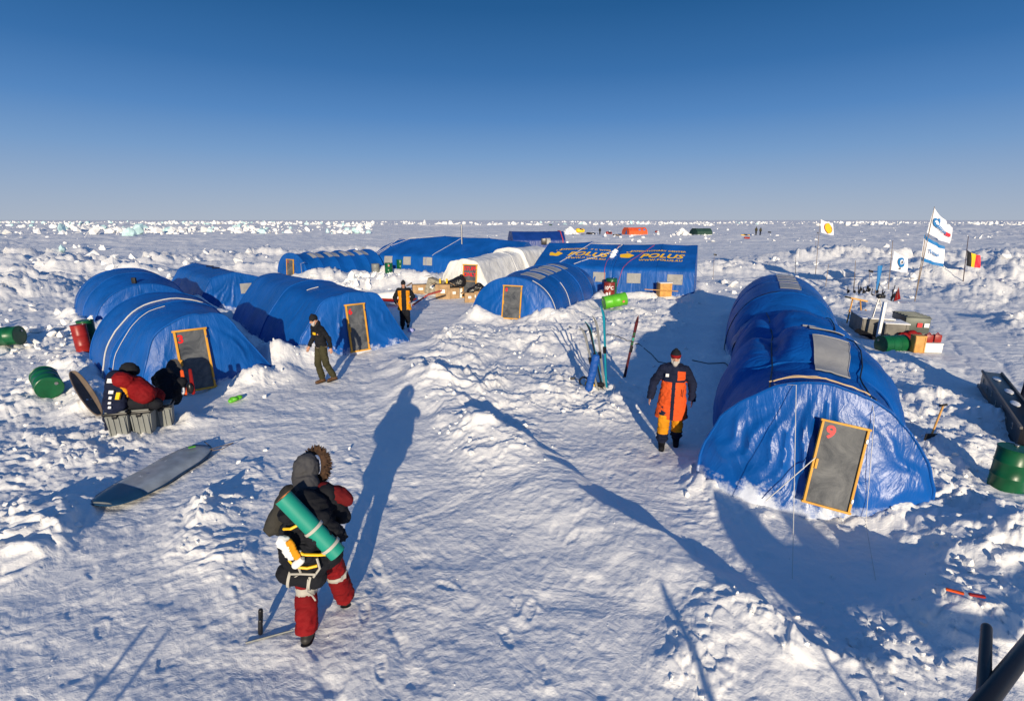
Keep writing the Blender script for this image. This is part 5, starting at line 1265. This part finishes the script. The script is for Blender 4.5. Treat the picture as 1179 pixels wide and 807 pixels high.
carton(553, 338, .5, .4, .5, .4, 'reddish carton half hidden by the door 8 tent', m=mat('reddish cardboard', (.30, .13, .06), .8))
p = on(522, 344); bag('rubbish_bag', [('c', p+Vector((-.35, .3, .62)), p+Vector((.35, .35, .85)), .22, .32, .85), ('e', p+Vector((.42, .35, 1.1)), (.14, .12, .14))], M_BLKP, 'large black rubbish bag lying on cartons left of the lettered door', 'rubbish bag', .03)
p = on(549, 347); bag('rubbish_bag', [('c', p+Vector((-.3, -.1, .50)), p+Vector((.15, .0, .72)), .20, .18), ('c', p+Vector((.1, 0, .75)), p+Vector((.45, .1, .45)), .20, .2)], M_BLKP, 'black rubbish bag draped over the cartons before the lettered door', 'rubbish bag', .03)
p = on(516, 343); crate(p, (.42, .32, .34), M_WHITEP, 'white crate with green and yellow label before the cartons', .3, name='crate'); 
for a_, m_ in ((-.06, M_GREENP), (.05, M_PRINT)): o = MB().box(p+Vector((a_+.03, -.20, .18)), (.12, .02, .16), m_, Matrix.Rotation(.3, 3, 'Z')).build('printed_label', bpy.data.objects[[o_.name for o_ in COL.objects if o_.name.startswith('crate')][-1]])
for dx, lb in ((-.15, 'left'), (.2, 'right')):
    p = on(510, 338, .78)+Vector((dx, .15, 0)); b = MB(); b.loft([p, p+Vector((0, 0, .22)), p+Vector((0, 0, .25))], [.055, .05, .02], M_PRINT, 12); b.loft([p+Vector((0, 0, .25)), p+Vector((0, 0, .30))], [.022]*2, M_WHITEP, 10); o = b.build('bottle', None, origin=p); tag(o, lb+' yellow bottle on top of the upright middle carton', 'bottle')
# red cargo sledge with white load behind the man in the yellow coat
a0 = on(428, 352, .15); a1 = on(480, 350, .12); a0.z = .45; a1.z = .3
rt_, A, d, s_, u = pulk('cargo_sledge', a0, a1, .75, .18, M_REDP, M_REDP, 'long red cargo sledge behind the man in the yellow coat')
b = MB(); c = A.lerp(a1, .5)+Vector((.0, .0, .08)); b.ell(c, (1.0, .3, .26), M_WHITEP, Matrix.Rotation(math.atan2(d.y, d.x), 3, 'Z')); b.ell(c+d*.5, (.5, .28, .32), M_WHITEP); o = remesh(b, .03, 4).build('covered_load', None, origin=c); tag(o, 'white covered load lying in the red cargo sledge', 'load')
c = on(488, 356); b = MB(); b.tube([c+Vector((-.5, -.2, .2)), c+Vector((.2, .1, .65)), c+Vector((.8, .3, .8))], .035, M_REDP, 8); b.tube([c+Vector((-.5, .05, .2)), c+Vector((.2, .35, .65)), c+Vector((.8, .55, .8))], .035, M_REDP, 8); o = b.build('sledge_runners', None, origin=c); tag(o, 'red sledge runners leaning on the cartons', 'runners')
# lavender bottle by the path
p = on(473, 382); o = bag('bag', [('e', p+Vector((0, 0, .06)), (.12, .08, .08))], mat('lavender plastic', (.30, .32, .60), .4), 'small lavender bag on the snow at the feet of the man in yellow', 'bag', .012)

# right-hand depot
p = on(1008, 398); q = on(1040, 402)
c = on(1020, 388); crate(c+Vector((0, .9, 0)), (.95, 1.7, .62), mat('grey weathered board', (.16, .15, .13), .7, var=.3), 'long grey box with snow on its lid behind the green drum', -.35, lid=M_SNOW)
c = on(1040, 392); crate(c+Vector((-.1, .5, 0)), (.70, .9, .55), mat('grey weathered board', (.16, .15, .13), .7, var=.3), 'shorter snow topped box standing open with red cloth inside', -.3, lid=M_SNOW)
bag('bag', [('c', c+Vector((-.15, -.1, .18)), c+Vector((.35, -.15, .20)), .13, .12), ('e', c+Vector((.1, -.2, .3)), (.15, .1, .1))], M_REDCLOTH, 'red cloth bag in front of the shorter snow topped box', 'bag')
c = on(1052, 384); gen = crate(c+Vector((.1, .4, .05)), (.75, 1.3, .55), mat('olive grey metal', (.075, .085, .075), .45, metal=.3, var=.2), 'olive grey metal generator box with red and white label', -.3, slats=0, name='generator', cat='generator')
for k in range(5): MB().box(c+Vector((.1+.16*(k-2)*.3, .4+.5*(k-2)*.45, .64)), (.70, .12, .05), MATS['olive grey metal'], Matrix.Rotation(-.3, 3, 'Z'), .01).build('cooling_rib', gen)
MB().box(c+Vector((-.05, -.27, .36)), (.15, .02, .15), M_REDPR, Matrix.Rotation(-.3, 3, 'Z')).build('red_label', gen); MB().box(c+Vector((.15, -.33, .36)), (.15, .02, .15), M_WHITEP, Matrix.Rotation(-.3, 3, 'Z')).build('white_label', gen)
c = on(1056, 406); crate(c+Vector((0, .05, 0)), (.30, .30, .50), M_PLY, 'small upright plywood crate at the front of the depot', -.2)
crate(c+Vector((.46, .12, 0)), (.52, .32, .26), M_WHITEP, 'white box under the two red canisters', -.2, slats=0, name='box', cat='box')
for k, dx in enumerate((.34, .60)):
    p = c+Vector((dx, .10, .29)); b = MB(); b.box(p+Vector((0, 0, .13)), (.20, .16, .24), M_REDP, Matrix.Rotation(-.2, 3, 'Z'), .03); b.tube([p+Vector((-.06, 0, .24)), p+Vector((0, 0, .30)), p+Vector((.06, 0, .24))], .015, M_REDP, 8); o = b.build('fuel_canister', None, origin=p); tag(o, ('left' if k == 0 else 'right')+' one of the two red canisters on the white box', 'canister', 'red fuel canisters')
p = on(1000, 388); tr = thing('tripod', 'black camera tripod standing between the tent and the boxes', 'tripod', p)
hd_ = p+Vector((.35, .3, 1.35)); b = MB(); b.ell(hd_+Vector((0, 0, .06)), (.11, .09, .09), M_BLKP); b.box(hd_+Vector((.1, -.03, .05)), (.14, .10, .12), M_BLKP, None, .01); b.build('tripod_head', tr)
for dx, dy in ((-.35, -.2), (.42, -.25), (.05, .4)): MB().tube([hd_, p+Vector((.35+dx, .3+dy, -.02))], .022, M_METAL, 8).build('leg', tr)
p = on(1013, 392); o = MB().box(p+Vector((0, .1, .65)), (.10, .10, 1.35), M_WHITEP, Matrix.Rotation(.03, 3, 'Y'), .01).build('post', None, origin=p); tag(o, 'square white post beside the tripod', 'post')
p = on(985, 372); tb = thing('wooden_frame', 'yellow wooden trestle behind the big tent', 'trestle', p)
for a_, b_ in (((-.35, 0, .0), (-.20, .1, .95)), ((.25, 0, 0), (.10, .1, .95)), ((-.32, .05, .5), (.28, .05, .35)), ((.55, -.3, 0), (.3, 0, .55))): MB().tube([p+Vector(a_), p+Vector(b_)], .03, M_PLY, 6).build('beam', tb)
MB().box(p+Vector((-.05, .12, .95)), (.7, .4, .06), M_PLY, Matrix.Rotation(.2, 3, 'Y')).build('top', tb)
o = MB().box(on(1005, 390, .12)+Vector((-.15, .1, 0)), (.75, .25, .12), M_BLACK, Matrix.Rotation(-.9, 3, 'Z') @ Matrix.Rotation(.3, 3, 'Y'), .03).build('case', None, origin=on(1005, 390)); tag(o, 'long black case lying at the foot of the tripod', 'case')

# black sledge box at the right edge
a0 = on(1124, 446); a1 = on(1166, 514); d = (a1-a0); d.z = 0; Ln = d.length; d.normalize(); s_ = Vector((-d.y, d.x, 0)); s_ = s_ if s_.x > 0 else -s_
rot = Matrix((d, s_, Vector((0, 0, 1)))).transposed(); root = thing('sledge_box', 'long black sledge box with pale stencil squares near the right edge', 'sledge', a0)
c = a0+d*Ln/2+s_*.22+Vector((0, 0, .23)); MB().box(c, (Ln, .34, .38), M_BLKP, rot, .012).build('box', root)
for sg in (-1, 1):
    MB().box(c+s_*(.175*sg)+Vector((0, 0, .195)), (Ln+.05, .04, .05), mat('grey rail', (.12, .11, .10), .6), rot, .006).build('rail', root); MB().box(c+s_*(.16*sg)-Vector((0, 0, .21)), (Ln*1.1, .05, .08), M_BLKP, rot, .02).build('runner', root)
for k in range(7):
    t = -.42+.13*k; q = c+d*(Ln*t)-s_*.174+Vector((0, 0, .03-.06*(k % 2))); b = MB()
    b.box(q, (.10, .006, .11), M_STRAP, rot); b.box(q-s_*.004, (.055, .006, .06), M_BLKP, rot); b.build('stencil_mark', root)
for k in range(4): t = (-.35, -.1, .12, .36)[k]; q = c+d*(Ln*t)+s_*(.05*(k % 2))+Vector((0, 0, .192)); b = MB(); b.ell(q, (.22, .08, .025), M_SNOW, rot, 10); b.build('snow_patch', root)
p = c+s_*.42+d*(.0)+Vector((0, 0, -.1)); p = on(1157, 470); fl = thing('flask', 'red flask standing beside the black sledge box', 'flask', p)
b = MB(); b.loft([p, p+Vector((0, 0, .30)), p+Vector((0, 0, .34))], [.065, .062, .04], M_RED, 16); b.build('flask_body', fl); MB().loft([p+Vector((0, 0, .34)), p+Vector((0, 0, .40))], [.03, .028], M_BLKP, 12).build('cap', fl)
# shovels
def shovel(base, top, m, m2, label):
    root = thing('shovel', label, 'shovel', base); MB().tube([base, top], .016, m, 8).build('shaft', root); d = (top-base).normalized(); s_ = Vector((1, 0, 0))
    MB().tube([top-s_*.06, top+s_*.06+Vector((0, 0, .02))], .02, m2, 8).build('grip', root); MB().box(base-d*.06, (.20, .02, .26), m2, Matrix.Rotation(.1, 3, 'X'), .008).build('blade', root)
b0 = on(1071, 506); shovel(b0, topat(b0, 1086, 467)+Vector((.0, .0, 0)), M_PLY, M_BLKP, 'wooden shafted shovel stuck upright right of the big tent')
p = on(1097, 690, .03); b = MB(); b.box(p, (.14, .025, .02), M_ORANGE, Matrix.Rotation(-.5, 3, 'Z')); b.box(p+Vector((.17, -.06, .0)), (.13, .03, .02), M_REDP, Matrix.Rotation(-.3, 3, 'Z')); o = b.build('marker_strip', None, origin=p); tag(o, 'orange and red marker strip on the lower right snow bank', 'marker')

# ---------------------------------------------------------------- flags and poles
def pole(base, top, r, m, label=None, parent=None, name='pole', cat='pole', group=None):
    b = MB(); b.loft([base-Vector((0, 0, .3)), top], [r, r*.6], m, 8)
    if parent: return b.build(name, parent)
    o = b.build(name, None, origin=base); tag(o, label, cat, group); return o
def flag(px, py, tpx, tpy, corners, bands, label, prints=(), group='flags on poles', rp=.022, m=None, deco=None, mp=None):
    """corners: pixel TL, TR, BR, BL of the cloth as it blows; it swings away from the pole in depth"""
    b0 = on(px, py); tp_ = topat(b0, tpx, tpy); root = thing('flag', label, 'flag', b0, group); pole(b0, tp_, rp, mp or M_BAMBOO, parent=root)
    TL = topat(b0, *corners[0]); BL = topat(b0, *corners[3]); dep = .35
    def far(c): v = topat(Vector((0, b0.y+dep, 0)), *c); return v
    TR = far(corners[1]); BR = far(corners[2])
    w = (TR-TL).length
    def C(u, v, off=0):
        p = (TL*(1-u)+TR*u)*(1-v)+(BL*(1-u)+BR*u)*v
        wave = .05*w*math.sin(u*9+v*2.2)*min(1, u*2)+.015*w*math.sin(u*17-v*4+1)*min(1, u*2)
        return p+Vector((0, wave-off, 0))+Vector((0, 0, -.05*w*math.sin(math.pi*u)*(1-.6*v)))
    N = 34; bands = bands or [(0, 1, m, 'v')]
    for k, (a, b_, mm, ax) in enumerate(bands):
        P = [[C(a+(b_-a)*i/N if ax == 'u' else i/N, a+(b_-a)*j/16 if ax == 'v' else j/16) for i in range(N+1)] for j in range(17)]
        q = MB(); q.grid(np.array(P), mm); q.build('cloth', root)
    for pr in prints:
        kind, u0, v0, sz, mm, data = pr; q = MB()
        asp = (TR-TL).length/max((BL-TL).length, .01)
        if kind == 'text':
            vs, fs = text2d(data, sz, True); q.add([C(u0+x_/asp, v0-y_, .09) for x_, y_ in vs], fs, mm); q.build('lettering', root)
        elif kind == 'shape': q.add([C(u0+x_*sz/asp, v0-y_*sz, .06+.012*mm[1]) for x_, y_ in data], [list(range(len(data)))], mm[0]); q.build('emblem', root)
    return root
circ = lambda r, n=24, ex=1: [(r*ex*math.cos(q), r*math.sin(q)) for q in np.linspace(0, 2*math.pi, n+1)[:-1]]
flag(939, 317, 944.5, 253, [(945, 252.5), (959, 257), (959.5, 271), (945.5, 268)], None, 'white flag with round yellow emblem, farthest left of the flags', m=M_FLAGW, prints=[('shape', .58, .5, .40, (M_FLAGR, 0), circ(1.06)), ('shape', .58, .5, .40, (M_FLAGY, 1), circ(1)), ('shape', .58, .5, .40, (M_FLAGR, 2), [(-.5, .55), (-.2, -.45), (0, -.75), (.2, -.45), (.5, .55), (.25, .45), (0, -.2), (-.25, .45)])])
gpole = flag(1053, 347, 1076, 238, [(1075.7, 239), (1097, 262), (1092.5, 280.5), (1067, 268)], None, 'topmost white flag with blue lettering and red end, on the tall pole', m=M_FLAGW,
     prints=[('shape', .22, .42, .17, (M_FLAGB, 0), circ(1)), ('shape', .24, .42, .10, (M_FLAGW, 1), circ(1)), ('shape', .30, .27, .16, (M_FLAGB, 2), [(0, -.8), (-.4, 0), (0, 1), (.25, .3), (.35, -.3)]), ('text', .50, .52, .24, M_FLAGB, 'azprom'), ('shape', .83, .55, .12, (M_FLAGR, 1), [(-1.2, -.8), (1.3, -.8), (1.3, .8), (-1.2, .8)])])
b0 = on(1053, 347)
f2 = flag(1053.5, 347, 1066, 270, [(1064.5, 270), (1088, 283.5), (1085, 307), (1060, 300)], [(0, .15, M_FLAGB, 'v'), (.15, .86, M_FLAGW, 'v'), (.86, 1, M_FLAGB, 'v')], 'white flag with blue top and bottom bands, below the topmost flag', prints=[('text', .5, .52, .20, M_FLAGB, 'Transoil')])
flag(1023, 334, 1028, 277, [(1029.5, 289), (1045.5, 297), (1044, 314), (1026, 311)], None, 'white flag with round blue emblem left of the tall pole', m=M_FLAGW, prints=[('shape', .55, .42, .30, (M_FLAGB, 0), circ(1)), ('shape', .55, .40, .17, (M_FLAGW, 1), circ(1)), ('shape', .55, .40, .10, (M_FLAGK, 2), circ(1, 12, .7)), ('shape', .5, .80, .12, (M_FLAGK, 1), [(-1, -.4), (1, -.3), (.6, .5), (-.6, .4)])])
flag(1109, 326, 1115, 272, [(1113.6, 288), (1129, 294), (1128, 308.5), (1112.5, 306)], [(0, .33, M_FLAGK, 'u'), (.33, .67, M_FLAGY, 'u'), (.67, 1, M_FLAGR, 'u')], 'black, yellow and red striped flag, farthest right', rp=.028, mp=mat('dark pole', (.05, .03, .04), .6))
b0 = on(1033, 347); fl_ = thing('pennant', 'small dark red pennant hanging on a short stick near the depot', 'pennant', b0); tp_ = topat(b0, 1034.5, 330); pole(b0, tp_, .012, M_BAMBOO, parent=fl_); MB().add([tp_, tp_+Vector((.22, .0, -.62)), tp_+Vector((-.14, -.05, -.75)), tp_+Vector((.05, .03, -.4))], [[0, 1, 3], [0, 3, 2], [1, 2, 3]], M_REDCLOTH).build('cloth', fl_)
b0 = on(1007, 342); tp_ = topat(b0, 1013, 306); fl_ = thing('banner', 'narrow blue furled banner on a pole among the standing skis', 'banner', b0); pole(b0, tp_, .02, M_BAMBOO, parent=fl_); b = MB(); b.loft([b0.lerp(tp_, .22)+Vector((.03, 0, 0)), b0.lerp(tp_, .6)+Vector((.05, 0, 0)), tp_+Vector((.02, 0, 0))], [(.04, .03), (.09, .04), (.13, .03)], M_FLAGB, 10); b.build('cloth', fl_)
def antenna(px, py, tx, ty, label, box=True, r=.016, group='thin poles on the ice'):
    b0 = on(px, py); tp_ = topat(b0, tx, ty); root = thing('marker_pole', label, 'pole', b0, group); pole(b0, tp_, r, M_BAMBOO, parent=root)
    if box: b = MB(); b.box(tp_+Vector((.06, 0, -.02)), (.20, .12, .10), M_BLKP, Matrix.Rotation(.3, 3, 'Y'), .01); b.build('pole_box', root)
antenna(821, 322, 822.5, 293, 'thin pole with a small dark box right of the print tent')
antenna(983.5, 341, 985, 300, 'bare pole left of the standing skis', False, .02)
antenna(1000, 344, 1001.5, 312, 'pole with a small knob among the standing skis', True, .014)
antenna(951, 327, 954, 304, 'short thin stick behind the big tents', False, .02)
antenna(917, 311, 916, 296, 'faint short stick on the far bank', False, .02)
antenna(938, 288, 941, 268, 'pole with a dark bracket under the yellow emblem flag', True, .02)
# clusters of upright skis and poles in the bank
for k, (px, py, n_) in enumerate(((984, 341, 5), (1001, 345, 8), (1023, 347, 5))):
    p = on(px, py); root = thing('ski_bundle', ('left', 'middle', 'right')[k]+' dark bundle of skis and poles stuck in the depot bank', 'ski bundle', p, 'ski bundles in the bank')
    for j in range(n_):
        q = p+Vector((random.uniform(-.35, .35), random.uniform(-.2, .2), -.1)); MB().tube([q, q+Vector((random.uniform(-.12, .12), 0, random.uniform(.55, 1.0)))], .022, M_BLKP, 6).build('pole', root)
        MB().ell(q+Vector((random.uniform(-.05, .05), -.03, random.uniform(.25, .6))), (.07, .05, .10), M_BLACK, None, 8).build('strap_bundle', root)

# ---------------------------------------------------------------- far camp clutter
def far_item(px, py, w, h, m, name, label, cat, m2=None):
    p = at(px, py); z = gz(p.x, p.y); b = MB(); b.cap((p.x-w*.35, p.y, z+h*.45), (p.x+w*.35, p.y, z+h*.4), h*.5, h*.45, m, 10)
    if m2: b.box((p.x+w*.1, p.y-.3, z+h*.55), (w*.5, .5, h*.5), m2, Matrix.Rotation(.3, 3, 'Y'), .05)
    o = b.build(name, None, origin=(p.x, p.y, z)); tag(o, label, cat)
far_item(668, 269.5, 2.2, 1.3, M_PRINT, 'cargo_pile', 'yellow and blue cargo pile at the left end of the far camp', 'cargo', M_NAVY)
far_item(680, 270.5, 2.6, .8, M_BLACK, 'cargo_pile', 'low dark cargo left of the far black figure', 'cargo', M_GREYC)
far_item(677, 271, 5.0, .25, M_BLACK, 'long_sledge', 'long dark sledge under the far cargo', 'sledge')
far_item(701, 270, 1.6, .8, M_REDP, 'cargo_pile', 'reddish bags between the far figure and the orange tent', 'cargo', M_BLACK)
far_item(710, 272, 2.2, .5, M_BLACK, 'cargo_pile', 'dark low bags just left of the orange tent', 'cargo', M_TAN)
far_item(756, 268, .6, .8, M_MAROON, 'marker', 'tiny dark red marker right of the orange tent', 'marker')
far_item(794, 270, 1.1, .5, M_BLACK, 'bag', 'dark bag between the snow mound and the green tent', 'bag')
far_item(858, 271.5, 3.0, .35, M_PRINT, 'long_sledge', 'yellow and black sledge beside the distant pair', 'sledge', M_BLACK)
far_item(860, 275, 1.2, .5, M_REDP, 'bag', 'red bag in front of the distant pair\'s sledge', 'bag')
far_item(886, 268.5, 1.0, .4, M_BLACK, 'bag', 'tiny dark bag right of the distant pair', 'bag')
far_item(634, 261, 1.8, 1.0, M_GREENP, 'fuel_drum', 'tiny green drum near the horizon behind the small dark tent', 'drum', M_BLACK)
# ---------------------------------------------------------------- black rail parts close to the camera, lower right
p = at(1132, 800, 2.9); 
b = MB(); p1 = at(1131, 826, 3.1); p2 = at(1136, 722, 3.1); b.cap(p1, p2+Vector((0, .0, .0)), .013, .011, M_BLKP, 16)
o = remesh(b, .004, 3).build('guard_post', None, origin=p1); tag(o, 'black rounded post close by at the lower right corner', 'post')
b = MB(); p1 = at(1100, 850, 3.1); p2 = at(1206, 715, 3.1); b.cap(p1, p2, .019, .016, M_BLKP, 16); o = b.build('guard_rail', None, origin=p1); tag(o, 'dark slanting rail in the lower right corner', 'rail')
# ---------------------------------------------------------------- poles behind the camera and an added unseen sheet, throwing shadows into view
def cast(px, py, back):
    """top of a pole standing `back` metres towards the sun from where its shadow ends"""
    p = at(px, py); t = Vector((tosun.x, tosun.y, 0)).normalized(); q = p+t*back; return Vector((q.x, q.y, gz(q.x, q.y))), back*math.tan(SUN_EL)
for k, (px, py, bk) in enumerate(((738, 640, 8.5), (915, 680, 8), (178, 712, 6), (190, 732, 6.4))):
    b0, hh = cast(px, py, bk); pole(b0, b0+Vector((0, 0, hh)), (.055, .04, .032, .03)[k], M_BAMBOO, 'bamboo marker pole standing behind the camera', group='marker poles behind the camera', name='marker_pole')

out_ = [(817, 560), (858, 638), (912, 699), (970, 746), (1035, 788), (1017, 746), (1000, 719), (1037, 712), (1068, 740), (1095, 773), (1118, 787), (1105, 743), (1095, 712), (1118, 668), (1144, 601), (1085, 591), (1071, 631), (1010, 648), (986, 641), (946, 601), (915, 597), (940, 636), (919, 636), (895, 615), (872, 585)]  # outline of the wanted ground shadow; an added sheet is cut to throw it
PL_Y = -2.0; vs = []
for a_, b_ in out_:
    p = at(a_, b_, .08); t = (PL_Y-p.y)/tosun.y; vs.append(p+tosun*t)
n = len(vs); b = MB(); b.add(vs+[v+Vector((0, -.03, 0)) for v in vs], [list(range(n)), list(range(n, 2*n))[::-1]]+[[k, k+n, (k+1) % n+n, (k+1) % n] for k in range(n)], M_NAVY)
tr_ = thing('shadow_sheet', 'dark sheet on two posts, added unseen behind the camera to throw the foreground shadow', 'shadow caster', (vs[0].x, PL_Y, 0)); b.build('cloth', tr_)
for v in (min(vs, key=lambda q: q.x), max(vs, key=lambda q: q.x)): pole(Vector((v.x, PL_Y-.05, 0)), Vector((v.x, PL_Y-.05, v.z)), .03, M_BAMBOO, parent=tr_, name='post')  # posts added along with the unseen sheet
